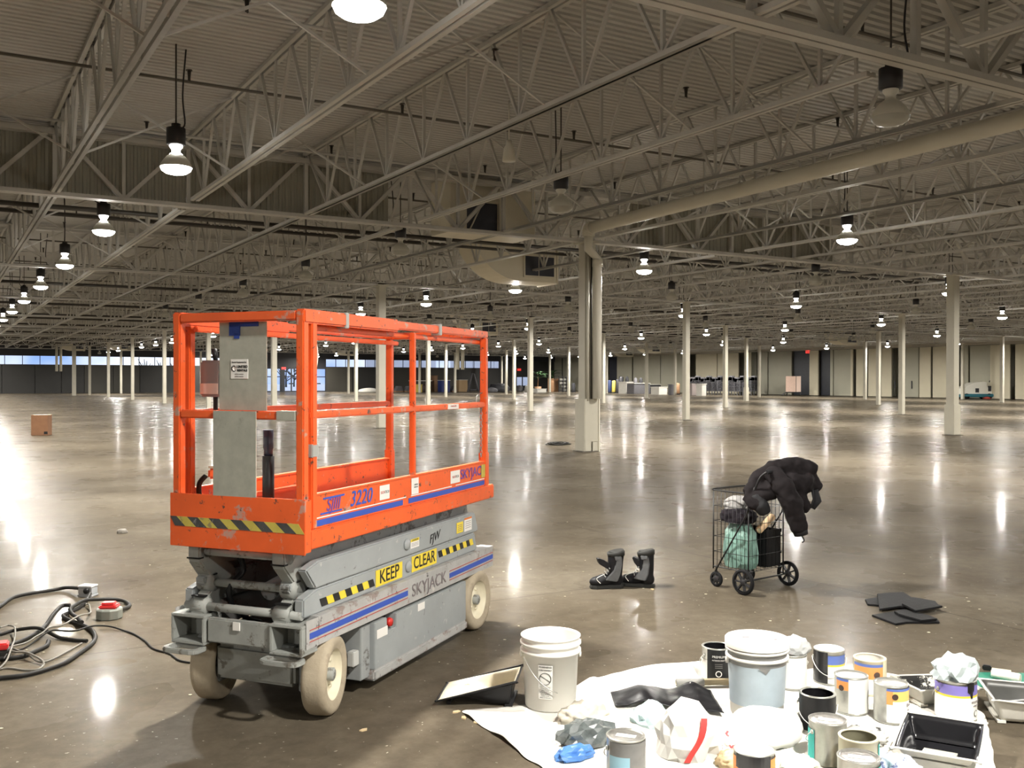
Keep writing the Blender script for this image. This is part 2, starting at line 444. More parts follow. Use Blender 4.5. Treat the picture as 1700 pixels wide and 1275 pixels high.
# outside: snow-covered ground and a pale building across the yard
M_snow = mat('snowy_ground', (.8, .82, .86), .8, var=.06, vscale=.2)
slab('ground_outside', U0 - 60, U1 + 160, V1 + .35, V1 + 170, -.25, -.05, M_snow, kind='structure')
M_clad = mat('pale_cladding', (.72, .72, .74), .6, var=.08, vscale=.3)
bu = empty('neighbouring_building', G(0, 0), 0, 'pale clad building seen through the high windows', 'building')
ub = u_on_back(650); V2 = V1 + 14
x = ub + 1
for i in range(13):
    wdt = 3.9 if i % 4 != 3 else 2.6
    if i not in (3, 9): slab('cladding_panel', x + 1, x + wdt + .9, V2, V2 + .4, 0 if i % 3 else 0, 6.6, M_clad, parent=bu)
    x += wdt
for i in range(9):
    tr = empty('bare_tree', G(u_on_back(425) + i * 4.6, V1 + 75 + (i % 3) * 9, -.05), .7 * i, 'leafless grey tree beyond the snowy yard', 'tree', 'bare trees beyond the yard')
    mb = MB(); rr = random.Random(i)
    mb.tube([(0, 0, 0), (.1, 0, 2), (.0, .1, 4.2)], [.22, .16, .05], 6)
    for k in range(14):
        a = rr.uniform(0, 6.28); z = rr.uniform(1.2, 3.6); l = rr.uniform(1, 2.4)
        mb.tube([(0, 0, z), (math.cos(a) * l * .6, math.sin(a) * l * .6, z + l * .4), (math.cos(a) * l, math.sin(a) * l, z + l * .9)], [.1, .09, .05], 4)
    mb.build('branches', M_wall_brown, tr)

# exit signs
M_exit = mat('red_exit_sign', (.6, .02, .02), .4, emit=((1, .05, .04), .8))
M_lightgrey = mat('light_grey_plastic', (.5, .5, .48), .5)
def exit_sign(loc, rz, label):
    e = empty('exit_sign', loc, rz, label, 'sign')
    q = MB(); q.box(-.3, .3, 0, .1, -.16, .16); q.build('housing', M_exit, e, bevel=.01)
    text('EXIT', M_lightgrey, e, (0, -.006, 0), (PI / 2, 0, 0), .22)
exit_sign(G(u_on_back(471), V1 - .02, 3.06), 0, 'red lit exit sign above the glazed entrance doors')
exit_sign(G(u_on_back(862), V1 - .02, 3.1), 0, 'red lit exit sign on the dark corner wall above two small windows')
exit_sign(G(U1 - .03, v_on_right(1341), 4.68), -PI / 2, 'red lit exit sign on the wall header above a navy door')

# ------------------------------------------------------------------ columns
def column(P, w, z_top, label, guard=0.0, pipe=None, group='cream steel columns of the hall'):
    e = empty('steel_column', P, 0, label, 'column', group)
    h = w / 2
    q = MB(); q.box(-h, h, -h, h, .02, z_top); q.build('shaft', M_column, e, bevel=.01)
    q = MB(); q.box(-h - .09, h + .09, -h - .07, h + .07, 0, .02); q.build('base_plate', M_dark_base, e)
    q = MB(); q.box(-h - .06, h + .06, -h - .12, h + .12, z_top - .03, z_top + .02); q.build('cap_plate', M_column, e)
    if guard:
        q = MB(); q.box(-h - .035, h + .035, -h - .035, h + .035, .02, guard); q.build('guard_sleeve', M_column, e, bevel=.01)
    return e
M_dark_base = mat('scuffed_base_plate', (.12, .105, .085), .6, var=.2)
COLS = []
plain = 'slender square cream steel column standing on the concrete floor'
for i in range(0, 6):
    for j in range(0, 9):
        if (i, j) == (0, 0): continue
        P = G(i * SA, j * SB)
        if i * SA > U1 - 3: continue
        if i == 0 and j == 8: continue
        px = bearing(P)
        if not (-120 < px < 1850): continue
        COLS.append((i, j))
        if (i, j) == (1, 0): column(P, .27, 4.95, 'cream column with a pale sleeve at its foot, carrying no drain pipe', guard=.95)
        elif (i, j) == (0, 1): column(P, .27, 4.95, 'cream column seen through the lift guardrails, curved drain pipe at its top')
        elif (i, j) == (3, 3): column(P, .23, 4.95, 'cream column with a bright sleeve, standing before stacked grey chairs', guard=1.1)
        else: column(P, .23, 4.95, plain)
for px, py in ((123, 657), (201, 653.5), (696.5, 652), (1598, 663)):
    P = at(px, py); column(P, .23 if px != 123 else .34, 4.9, 'pale column standing close to the outer wall', group='columns close to the outer walls')

# the near column: H section, drain pipe down its side, boxed-in foot
P0 = G(0, 0)
e = empty('steel_column', P0, 0, 'large cream column carrying a thick white drain pipe, boxed in at its foot', 'column')
q = MB(); q.box(-.15, .15, -.14, .14, .02, 4.95); q.build('shaft', M_column, e, bevel=.01)
q = MB(); q.box(-.26, .24, -.2, .2, 0, .02); q.build('base_plate', M_dark_base, e)
q = MB(); q.box(-.20, -.18, -.19, .2, .02, 1.25); q.box(.20, .22, -.19, .2, .22, 1.25); q.box(-.18, .20, -.19, -.17, .24, 1.25); q.box(-.18, .0, -.19, -.17, .02, .24); q.box(.045, .2, -.185, -.17, .02, .235); q.box(-.18, .2, .18, .2, .02, 1.25)
q.build('guard_box', M_column, e, bevel=.004)
q = MB(); q.box(.20, .235, -.21, -.1, .0, 1.27); q.build('corner_strip', mat('pale_corner_strip', (.7, .66, .55), .5), e)  # paler upright strip along one corner of the boxed foot
q = MB(); q.tube([(.02, -.155, 1.2), (.02, -.155, 4.7)], .016, 8); q.build('conduit', M_dark_pipe, e)
q = MB(); q.tube([(-.10, -.175, 1.2), (-.10, -.175, 4.6)], .035, 8); q.build('conduit', M_column, e)
q = MB(); q.box(-.22, .22, -.25, .25, 4.92, 4.97); q.build('cap_plate', M_column, e)
# drain pipe along the bay, falling to the column and down it
e = empty('drain_pipe', G(-.20, -.40), 0, 'thick white drain pipe hung below the joists, turning down beside the large column', 'pipe')
M_pvc = mat('white_drain_pipe', (.70, .67, .58), .35, var=.05, vscale=.8)
q = MB(); q.tube(spline([(.0, -13.2, 5.40), (0, -6, 5.31), (0, -.1, 5.235)], 6), .135, 16); q.build('pipe_run', M_pvc, e)
q = MB(); q.tube(spline([(0, -.12, 5.235), (0, .0, 5.225), (0, .05, 5.17), (0, .055, 5.05)], 6), .15, 16); q.build('elbow', M_pvc, e)
q = MB(); q.tube([(0, .055, 5.1), (0, .055, 4.75), (.30, .12, 4.55), (.30, .12, 1.25)], .105, 14); q.build('downpipe', M_pvc, e)
q = MB(); q.tube([(.30, .12, 4.53), (.30, .12, 4.36)], .125, 14); q.build('coupling', M_pvc, e)
for k in range(4):
    y = -1.8 - 3.1 * k
    q = MB(); q.tube([(0, y, 5.25 + .0125 * -y - .0), (0, y, 6.2)], .009, 5); q.build('hanger_rod', M_white_steel, e)

# ------------------------------------------------------------------ joists (bar joists along the bay) and girders
NP = 8
def joist_pieces():
    """[(name, bars, dark?)] in local coordinates, span 0..SB along y"""
    top = []; bot = []; diag = []; vert = []
    zt, zb = Z_DECK - .035, Z_JB + .03
    for s in (-1, 1):
        top.append(((s * .05, .05, zt), (s * .05, SB - .05, zt), .06, .06))
        bot.append(((s * .047, .55, zb), (s * .047, SB - .55, zb), .058, .055))
    st = (SB - 1.1) / NP
    for k in range(NP):
        y0 = .55 + k * st; ym = y0 + st / 2; y1 = y0 + st
        diag.append(((0, y0, zt) if k else (0, .12, zt), (0, ym, zb), .042, .036, False))
        diag.append(((0, ym, zb), (0, y1, zt) if k < NP - 1 else (0, SB - .12, zt), .042, .036, False))
        vert.append(((0, ym, zb), (0, ym, zt), .04, .04))
    return top, bot, diag, vert
T_, B_, D_, V_ = joist_pieces()
def bars(lst):
    q = MB()
    for x in lst:
        q.cm = 1 if len(x) > 4 and x[4] else 0
        q.bar(x[0], x[1], x[2], x[3])
    q.cm = 0
    return q
me_top = bars(T_).mesh('top_chord', M_white_steel); me_bot = bars(B_).mesh('bottom_chord', M_white_steel)
# chord extension of the joists that are tied to the girder's bottom chord
q = bars(B_)
for s in (-1, 1): q.bar((s * .047, .0, Z_JB + .03), (s * .047, SB, Z_JB + .03), .058, .055)
me_botx = q.mesh('bottom_chord', M_white_steel)
me_diag = [MB().bar(d[0], d[1], d[2], d[3]).mesh('web_diagonal', M_white_steel) for d in D_]
me_vert = [MB().bar(d[0], d[1], d[2], d[3]).mesh('web_post', M_white_steel) for d in V_]
me_web = bars(D_ + V_).mesh('web', M_white_steel)
q = bars(T_ + B_ + D_ + V_); me_all = q.mesh('roof_joist', M_white_steel)
JL = 'cream steel bar joist spanning between roof girders'
n_joist = 0
for j in range(-2, 8):
    for k in range(-8, 30):
        u = k * JOIST_STEP; v = j * SB
        if u > U1 - .5: continue
        # keep the joists this camera, or one a few steps beside it, can see
        ok = False
        for vv in (v + .3, v + SB / 2, v + SB - .3):
            P = G(u, vv)
            if V(P).y > 2.5 and -260 < bearing(P) < 1960 and (5.6 - EYE) * F_PX / V(P).y < 760: ok = True
        if not ok: continue
        n_joist += 1
        loc = G(u, v)
        if j <= -1:
            e = empty('roof_joist', loc, 0, JL + ' above the work area', 'joist', 'roof joists above the work area')
            link_mesh('top_chord', me_top, None, e); link_mesh('bottom_chord', me_botx if k % 2 else me_bot, None, e)
            for m in me_diag: link_mesh('web_diagonal', m, None, e)
            for m in me_vert: link_mesh('web_post', m, None, e)
        elif j <= 1:
            e = empty('roof_joist', loc, 0, JL + ' beyond the first row of columns', 'joist', 'roof joists beyond the first columns')
            link_mesh('top_chord', me_top, None, e); link_mesh('bottom_chord', me_botx if k % 2 else me_bot, None, e); link_mesh('web', me_web, None, e)
        else:
            o = link_mesh('roof_joist', me_all, None, None, loc, (0, 0, 0))
            tag(o, JL + ' in the far part of the hall', 'joist', 'roof joists in the far part of the hall')

# girders, span 0..SA along x
NG = 6
def girder_pieces():
    top = []; bot = []; diag = []; vert = []
    zt, zb = Z_GTOP, Z_GIRD + .05
    for s in (-1, 1):
        top.append(((.0, s * .07, zt), (SA, s * .07, zt), .11, .09))
        bot.append(((.15, s * .065, zb), (SA - .15, s * .065, zb), .10, .07))
    st = SA / NG
    for k in range(NG):
        x0 = k * st; xm = x0 + st / 2; x1 = x0 + st
        diag.append(((x0 + .1, 0, zt), (xm, 0, zb), .10, .07)); diag.append(((xm, 0, zb), (x1 - .1, 0, zt), .10, .07))
        vert.append(((xm, 0, zb), (xm, 0, zt), .06, .06))
        if k: vert.append(((x0, 0, zb), (x0, 0, zt), .08, .07))
    return top, bot, diag, vert
gT, gB, gD, gV = girder_pieces()
g_top = bars(gT).mesh('top_chord', M_white_steel); g_bot = bars(gB).mesh('bottom_chord', M_white_steel)
g_diag = [bars([d]).mesh('web_diagonal', M_white_steel) for d in gD]; g_vert = [bars([d]).mesh('web_post', M_white_steel) for d in gV]
g_web = bars(gD + gV).mesh('web', M_white_steel); g_all = bars(gT + gB + gD + gV).mesh('roof_girder', M_white_steel)
for j in range(-1, 9):
    for i in range(-2, 5):
        ok = False
        for uu in (i * SA, i * SA + SA / 2, i * SA + SA):
            P = G(uu, j * SB)
            if V(P).y > 2 and -400 < bearing(P) < 2100: ok = True
        if not ok: continue
        loc = G(i * SA, j * SB)
        lab = 'deep cream lattice girder on a column line'
        if j <= 0:
            e = empty('roof_girder', loc, 0, lab + ' over the lift', 'girder', 'lattice girders over the work area')
            link_mesh('top_chord', g_top, None, e); link_mesh('bottom_chord', g_bot, None, e)
            for m in g_diag: link_mesh('web_diagonal', m, None, e)
            for m in g_vert: link_mesh('web_post', m, None, e)
        elif j <= 3:
            e = empty('roof_girder', loc, 0, lab + ' in the middle of the hall', 'girder', 'lattice girders in the middle of the hall')
            link_mesh('top_chord', g_top, None, e); link_mesh('bottom_chord', g_bot, None, e); link_mesh('web', g_web, None, e)
        else:
            tag(link_mesh('roof_girder', g_all, None, None, loc, (0, 0, 0)), lab + ' at the far end', 'girder', 'lattice girders at the far end')

# corrugated divider sheets fixed behind the first girder
M_sheet = mat('grey_green_corrugated_sheet', (.34, .325, .265), .6, var=.08, vscale=.5)
def divider(ua, ub, label):
    q = MB(); prof = []; u = ua
    while u < ub:
        prof += [(u, 0), (u + .05, 0), (u + .065, .025), (u + .11, .025)]; u += .125
    vs = []
    for (x, y) in prof: vs += [(x, y, Z_GIRD + .1), (x, y, Z_GTOP + .02)]
    q.add(vs, [(2 * i, 2 * i + 1, 2 * i + 3, 2 * i + 2) for i in range(len(prof) - 1)])
    o = q.build('divider_sheet', M_sheet, None, G(0, .18), (0, 0, 0), fix=False)
    tag(o, label, 'metal sheet')
divider(-17.5, -5.1, 'grey-green corrugated sheet fixed behind the girder left of the air duct')
divider(1.4, 8.6, 'grey-green corrugated sheet fixed behind the girder right of the large column')

# cross bridging between the near joists
q = MB(); q.bar((.06, 0, Z_JB + .05), (JOIST_STEP - .06, 0, Z_DECK - .06), .03, .03); me_b1 = q.mesh('brace', M_white_steel)
q = MB(); q.bar((.06, .04, Z_DECK - .06), (JOIST_STEP - .06, .04, Z_JB + .05), .03, .03); me_b2 = q.mesh('brace', M_white_steel)
for j in range(-2, 3):
    for k in range(-8, 18):
        for f_ in (.27, .73):
            u = k * JOIST_STEP; v = (j + f_) * SB; P = G(u + 1.1, v)
            if V(P).y < 3 or not (-100 < bearing(P) < 1800) or (5.6 - EYE) * F_PX / V(P).y > 740: continue
            if j > 0 and f_ > .5: continue
            if k == -1 and j == -1: continue
            e = empty('cross_bridging', G(u, v), 0, 'thin crossed braces between two neighbouring roof joists', 'brace', 'cross bridging between the roof joists')
            link_mesh('brace', me_b1, None, e); link_mesh('brace', me_b2, None, e)

# sprinkler pipes running across the joists, with heads; two dark mains
def pipe_line(v, z, ua, ub, r, label, heads, group=None, m=M_white_steel):
    e = empty('sprinkler_pipe', G(ua, v, z), 0, label, 'pipe', group)
    q = MB(); q.tube([(0, 0, 0), (ub - ua, 0, 0)], r, 8); q.build('pipe_run', m, e)
    if heads:
        for k in range(int((ub - ua) / 3.3)):
            x = 1.2 + 3.3 * k; P = G(ua + x, v)
            if V(P).y < 3 or not (-50 < bearing(P) < 1750): continue
            link_mesh('sprinkler_head', me_head, None, e, (x, 0, 0))
q = MB(); q.tube([(0, 0, 0), (0, 0, .06), (0, 0, .16)], [.022, .02, .03], 6); q.tube([(0, 0, .16), (0, 0, .17)], [.05, .045], 8); me_head = q.mesh('sprinkler_head', M_dark_pipe)
for j in range(-2, 4):
    for f_ in (.12, .38, .62, .88):
        v = (j + f_) * SB; k_ = (v + 11.95) / 6.63
        if abs(k_ - round(k_)) * 6.63 < .42: v += .5
        P0_, P1_ = max(-18, -18), min(U1 - 2, 24 + 21 * max(0, j + 1))
        pipe_line(v, 5.93, P0_, P1_, .022, 'slender sprinkler branch pipe with small dark heads under the roof deck', j <= 1, 'sprinkler branch pipes', M_branch_pipe if f_ in (.12, .62) else M_white_steel)
for v, z in ((2.9, 5.22), (4.4, 5.30)):
    pipe_line(v, z, -22, 18, .05 if v < 4 else .04, 'dark painted pipe running level across the bay behind the first girder' if v < 4 else 'thinner dark pipe running behind the thicker dark pipe', False, None, M_dark_pipe)
for j in range(1, 8):
    for f_ in (.25, .65):
        v_ = (j + f_) * SB; k_ = (v_ + 11.95) / 6.63
        if abs(k_ - round(k_)) * 6.63 < .7: v_ += 1.2
        pipe_line(v_, 5.32, -16, 55, .055, 'dark painted pipe crossing the far bays below the joists', False, 'dark pipes across the far bays', M_dark_pipe)

# ------------------------------------------------------------------ air ducts with curved bottoms and dark grilles
M_duct = mat('cream_duct', (.66, .61, .49), .5, var=.06, vscale=.8)
M_grille = mat('dark_duct_grille', (.035, .037, .05), .5)
def make_duct():
    e = empty('air_duct')
    # quarter-round elbow sheet-metal box: side view in x-z, width along y
    pts_o = []; pts_i = []
    q = MB(); W_ = 1.1; Ro = 1.75; cx, cz = .35, 6.42
    poly = [(-1.4, Z_DECK + .01)]
    for k in range(13):
        a = PI + (PI / 2) * k / 12; poly.append((cx + Ro * math.cos(a), cz + Ro * math.sin(a)))
    poly += [(1.62, cz - Ro), (1.62, cz - Ro + .95), (.6, cz - Ro + .95)]
    for k in range(7):
        a = -PI / 2 - (PI / 2) * k / 6; poly.append((.55 + .3 * math.cos(a), cz - Ro + .95 + .3 + .3 * math.sin(a)))
    poly += [(.25, Z_DECK + .01)]
    q.prism(poly, -W_ / 2, W_ / 2, 'xz'); q.build('duct_elbow', M_duct, e)
    q = MB(); q.box(1.62, 1.68, -W_ / 2 - .04, W_ / 2 + .04, cz - Ro - .04, cz - Ro + .99); q.box(.42, 1.58, -W_ / 2 - .05, -W_ / 2, cz - Ro + .12, cz - Ro + .82); q.build('grille_frame', M_duct, e, bevel=.01)
    q = MB(); q.box(.48, .94, -W_ / 2 - .06, -W_ / 2 - .02, cz - Ro + .18, cz - Ro + .76); q.build('grille', M_grille, e)
    q = MB(); q.box(.97, 1.50, -W_ / 2 - .06, -W_ / 2 - .02, cz - Ro + .18, cz - Ro + .76); q.build('grille', M_grille, e)
    return e
duct = make_duct(); DUCTS = []
def place_duct(px, py_bottom, first_, label, group=None, rz=None, sc_=1.0):
    P = at(px, py_bottom, 4.67)
    o = duct if first_ else copy_tree(duct)
    DUCTS.append(P); o.location = (P.x, P.y, 0); o.rotation_euler = (0, 0, 0 if rz is None else rz)
    tag(o, label, 'air duct', group)
place_duct(833, 468, True, 'large cream air duct curving down beside the large column, with dark grilles')
P = at(845, 268, 5.25); e = empty('pendant_fitting', P, 0, 'small white bell-shaped fitting hanging below the deck', 'fitting')
q = MB(); q.lathe([(.0, .34), (.045, .34), (.05, .28), (.09, .2), (.11, 0), (.0, 0)], 16); q.build('bell', M_pvc, e)
q = MB(); q.tube([(0, 0, .34), (0, 0, Z_DECK - 5.25)], .012, 5); q.build('stem', M_pvc, e)
# cream air-handler housing behind the first girder, with a grille
def u_at(px, v):
    k = (px - 850) / F_PX; y = (v - CAM_Y) / (CA - k * SN); return C(k * y, y).x
e = empty('air_handler', (0, 0, 0), 0, 'cream housing with a dark square grille, behind the girder above the curved duct', 'air handler')
ua, ub_, uc, ud = u_at(748, .3), u_at(775, .3), u_at(829, .3), u_at(888, .3)
q = MB(); q.box(ua, ub_, .3, 1.3, 5.0, Z_DECK - .005); q.build('side_panel', M_duct, e, bevel=.01)
q = MB(); q.box(uc, ud, .3, 1.3, 5.0, Z_DECK - .005); q.build('side_panel', M_duct, e, bevel=.01)
q = MB(); q.box(ub_, uc, .36, 1.3, 5.72, Z_DECK - .005); q.box(ub_, uc, .36, 1.3, 5.0, 5.06); q.build('top_panel', M_duct, e)
q = MB(); q.box(ub_, uc, .42, .47, 5.06, 5.72); q.build('grille', M_grille, e)
q = MB(); q.tube([(ub_ + .1, .39, 5.06), (ub_ + .45, .39, 5.72)], .02, 6); q.build('brace', M_duct, e)
for px, py in ((192, 582), (565, 590), (1030, 592), (1072, 586), (783, 555), (1392, 572), (112, 582)):
    place_duct(px, py, False, 'distant cream air duct with dark grilles hanging under the far roof', 'distant air ducts')

# ------------------------------------------------------------------ high-bay lamps
M_lens = mat('lit_lens', (1, 1, 1), .4, emit=((1, .97, .90), 26.0))
M_neck = mat('lit_lamp_neck', (1, 1, 1), .4, emit=((1, .97, .90), 22.0))
M_prism = mat('prismatic_glass_reflector', (.62, .60, .52), .3, emit=None)
M_lens_off = mat('unlit_lens', (.42, .41, .36), .25)
M_ballast = mat('black_ballast_housing', (.018, .016, .018), .5)
M_bracket = mat('white_wire_guard', (.75, .72, .62), .5)
light_d = bpy.data.lights.new('high_bay_light', 'AREA'); light_d.shape = 'DISK'; light_d.size = .36
light_d.energy = LAMP_W; light_d.color = LAMP_RGB
for m_ in (M_lens, M_neck): m_.cycles.emission_sampling = 'NONE'
glow_d = bpy.data.lights.new('lamp_glow', 'POINT'); glow_d.shadow_soft_size = .06
glow_d.energy = LAMP_W * .05; glow_d.color = LAMP_RGB
def make_lamp(lit):
    e = empty('high_bay_lamp', (0, 0, 0))
    q = MB(); q.lathe([(.0, .56), (.06, .56), (.06, .52), (.125, .50), (.125, .28), (.09, .27), (.0, .27)], 16); q.build('ballast_housing', M_ballast, e)
    q = MB(); q.lathe([(.085, .27), (.085, .245), (.055, .21), (.055, .17), (.085, .15), (.085, .14)], 16); q.build('neck', M_neck if lit else M_prism, e)
    q = MB(); q.lathe([(.09, .14), (.12, .12), (.17, .06), (.205, .0), (.21, -.03)], 20); q.build('reflector', M_prism, e)
    q = MB(); q.lathe([(.207, -.03), (.19, -.07), (.14, -.105), (.07, -.122), (.0, -.126)], 20); q.build('lens', M_lens if lit else M_lens_off, e)
    q = MB(); q.tube([(0, 0, .56), (0, 0, Z_DECK - 4.6 + .01)], .012, 5); q.build('suspension_rod', M_dark_pipe, e)
    q = MB(); q.tube(spline([(.06, 0, .5), (.2, .05, .62), (.16, .05, 1.0), (.22, .05, Z_DECK - 4.6)], 5), .012, 5); q.build('power_cord', M_ballast, e)
    if lit:
        l = bpy.data.objects.new('lamp_light', light_d); col.objects.link(l); l.parent = e; l.location = (0, 0, -.14)
        g_ = bpy.data.objects.new('lamp_glow', glow_d); col.objects.link(g_); g_.parent = e; g_.location = (0, 0, -.20)
    return e
lamp_on = make_lamp(True); lamp_off = make_lamp(False)
first = {True: True, False: True}
n_off = 0
def lamp(u, v, lit, label, group):
    global n_off
    if any(-2.2 < u - d.x < 2.6 and abs(v - d.y) < 1.0 for d in DUCTS[1:]): return
    src = lamp_on if lit else lamp_off
    o = src if first[lit] else copy_tree(src)
    first[lit] = False
    o.location = G(u, v, 4.6); o.rotation_euler = (0, 0, (u * 7 + v * 3) % 6)
    tag(o, label, 'lamp', group)
    q_ = V(o.location); py = 629.3 - F_PX * (4.6 - EYE) / max(q_.y, .3)
    if lit and (q_.y < .5 or not (0 <= bearing(o.location) <= 1700) or py < 0):      # this lamp hangs outside the picture
        for c in o.children:
            if c.type == 'LIGHT': n_off += 1; c.name = '%s_%d_offscreen' % (c.name.split('.')[0], n_off)
# the lamp rows go on evenly; at these places of the grid the photograph shows no lit lamp
DARK = {(1, 14), (1, 17), (4, 6), (4, 9), (4, 15), (4, 16), (4, 17), (5, 17)}
for r_, u in enumerate((-10.5, 2.75, 15.45, 28.7, 42.4, 56.8)):
    for k in range(18):
        v = -11.95 + 6.63 * k + (1.9 if r_ == 5 else 0)
        if v > V1 - 2: continue
        P = G(u, v); px = bearing(P)
        seen = V(P).y > 1 and -40 < px < 1740
        if not seen and (V(P).y < 0 or px < -900 or px > 2700): continue
        if (r_, k) in DARK:
            lamp(u, v, False, 'switched-off high-bay lamp with a dull grey lens and black housing', 'switched-off lamps'); continue
        lab = 'lit white high-bay lamp below the roof joists'
        if r_ == 0 and k == 0: lab = 'lit white high-bay lamp hanging right above the scissor lift'; grp = None
        elif r_ == 0: lab += ' in the row beyond the cable coil'; grp = 'lit lamps in the row beyond the cable coil'
        else: lab += ' beyond the large column'; grp = 'lit lamps beyond the large column'
        lamp(u, v, True, lab, grp)
# the same rows carried on over, beside and behind the photographer
for u, v in ((-10.5, -18.58), (-10.5, -25.2), (2.75, -18.58), (2.75, -25.2), (-23.8, -18.58), (-23.8, -5.3), (-23.8, 8), (-23.8, 21.2), (-23.8, 34.5), (-23.8, -31.8)):
    lamp(u, v, True, 'lit white high-bay lamp hanging behind or beside the work area', 'lit lamps around the work area')
for u in (-4.35, 8.9, 22.1, 35.4):
    for k in range(8 if u > 0 else 7):
        v = -11.95 + 6.5 * k; P = G(u, v)
        if V(P).y < 3 or not (-60 < bearing(P) < 1760): continue
        lamp(u, v, False, 'switched-off high-bay lamp with a dull grey lens and black housing', 'switched-off lamps')

# ================================================================== scissor lift
M_orange = mat('orange_machine_paint', (.78, .115, .022), .42, var=.10, vscale=3, dirt=[((.45, .28, .21), 7, .60), ((.10, .05, .035), 22, .61)], bump=.05, bscale=25)
M_orange_worn = mat('worn_orange_machine_paint', (.78, .115, .022), .5, var=.10, vscale=3, dirt=[((.50, .28, .22), 6, .57), ((.09, .05, .04), 20, .62)])
M_grey = mat('grey_machine_paint', (.32, .34, .345), .45, var=.07, vscale=4, dirt=[((.46, .46, .44), 12, .62), ((.13, .125, .115), 16, .64)])
M_grey_scuffed = mat('scuffed_grey_machine_paint', (.40, .395, .385), .55, var=.12, vscale=6, dirt=[((.27, .22, .20), 7, .56), ((.10, .09, .085), 18, .62), ((.58, .55, .50), 10, .62)])
M_grey_greasy = mat('greasy_grey_machine_paint', (.30, .315, .315), .5, var=.10, vscale=6, dirt=[((.10, .095, .085), 6, .54)])
M_axle = mat('dusty_grey_machine_paint', (.30, .31, .29), .6, var=.12, vscale=7, dirt=(.14, .13, .11), dscale=8, dthr=.57)
M_tyre = mat('dusty_tan_solid_tyre', (.41, .345, .25), .75, var=.12, vscale=9, dirt=(.25, .205, .15), dscale=7, dthr=.58, dsoft=.15, bump=.12, bscale=60)
M_rim = mat('cream_wheel_rim', (.72, .66, .50), .5, var=.06, vscale=9)
M_plate = mat('galvanised_plate', (.40, .405, .345), .45, metal=.15, var=.10, vscale=14, dirt=(.25, .25, .205), dscale=5, dthr=.60, dsoft=.15)
M_yellow = mat('hazard_yellow', (.80, .62, .05), .5, var=.06, vscale=12)
M_yellow_worn = mat('worn_hazard_yellow', (.52, .43, .08), .6, var=.12, vscale=12, dirt=(.30, .25, .10), dscale=14, dthr=.6)
M_black_worn = mat('worn_hazard_black', (.055, .055, .055), .6, var=.3, vscale=12, dirt=(.22, .21, .2), dscale=14, dthr=.62)
M_ink = mat('black_print', (.012, .012, .012), .5)
M_blue = mat('blue_decal', (.035, .085, .42), .45, dirt=(.30, .22, .28), dscale=22, dthr=.68)
M_violet = mat('worn_violet_blue_lettering', (.12, .055, .30), .5, dirt=(.55, .12, .05), dscale=30, dthr=.66)
M_whitepaint = mat('white_decal', (.80, .78, .74), .5)
M_redline = mat('red_decal_line', (.45, .07, .05), .5)
M_greyprint = mat('faded_grey_lettering', (.20, .17, .175), .6)
M_bluetape = mat('blue_masking_tape', (.015, .05, .30), .6)
M_greytape = mat('grey_tape', (.36, .36, .34), .4)
M_chain = mat('zinc_chain', (.35, .35, .34), .35, metal=.8)
M_redknob = mat('red_knob', (.55, .02, .015), .4)

LIFT = empty('scissor_lift', C(-.985, 4.715, 0), PI / 2 - .3794 - TH, 'orange scissor lift with grey scissor arms, hazard stripes and tan solid tyres', 'scissor lift')
W = .824; LEN = 2.22
def part(name, mb, m, parent=None, bevel=.004, seg=2, **k):
    return mb.build(name, m, LIFT if parent is None else parent, bevel=bevel, seg=seg, **k)
SIDE_ROT = (PI / 2, 0, 0); FRONT_ROT = (PI / 2, 0, -PI / 2)

# ---- wheels: dished rim, tyre, hub
def wheel(s, t0, t1, outer, steer=0.0):
    r = .203; w2 = (t1 - t0) / 2; c = (0, 0, 0); ctr = (s, (t0 + t1) / 2, r)
    q = MB()
    prof = [(.128, -w2 + .012), (.165, -w2), (.188, -w2 + .004), (.2, -w2 + .018), (r, -w2 + .035), (r, 0), (r, w2 - .035), (.2, w2 - .018), (.188, w2 - .004), (.165, w2), (.128, w2 - .012)]
    q.lathe(prof, 40, c, 'y'); wt = part('tyre', q, M_tyre, bevel=0, loc=ctr, rot=(0, 0, steer))
    sg = 1 if outer < 0 else -1     # lathe along -y: height +w2 is the outer face for the right-hand wheels
    q = MB()
    f = lambda h: h * sg
    q.lathe([(.130, f(w2 - .012)), (.122, f(w2 - .02)), (.112, f(w2 - .045)), (.06, f(w2 - .05)), (.055, f(w2 - .045)), (.0, f(w2 - .045))], 32, c, 'y')
    q.lathe([(.130, -f(w2 - .012)), (.1, -f(w2 - .03)), (.0, -f(w2 - .03))], 24, c, 'y')
    rim = part('rim', q, M_rim, bevel=0, loc=ctr, rot=(0, 0, steer))
    q = MB(); q.lathe([(.034, f(w2 - .05)), (.034, f(w2 - .018)), (.026, f(w2 - .012)), (.0, f(w2 - .012))], 12, c, 'y'); q.build('hub', M_axle, rim)
    for k in range(5):
        a = k * 2 * PI / 5; q = MB(); q.lathe([(.009, f(w2 - .05)), (.009, f(w2 - .038)), (.0, f(w2 - .038))], 6, (.07 * math.cos(a), 0, .07 * math.sin(a)), 'y'); q.build('wheel_nut', M_rim, rim)
wheel(.255, .008, .138, -1, .25); wheel(2.085, .002, .132, -1)
wheel(.255, W - .138, W - .008, 1, .25); wheel(2.085, W - .132, W - .002, 1)

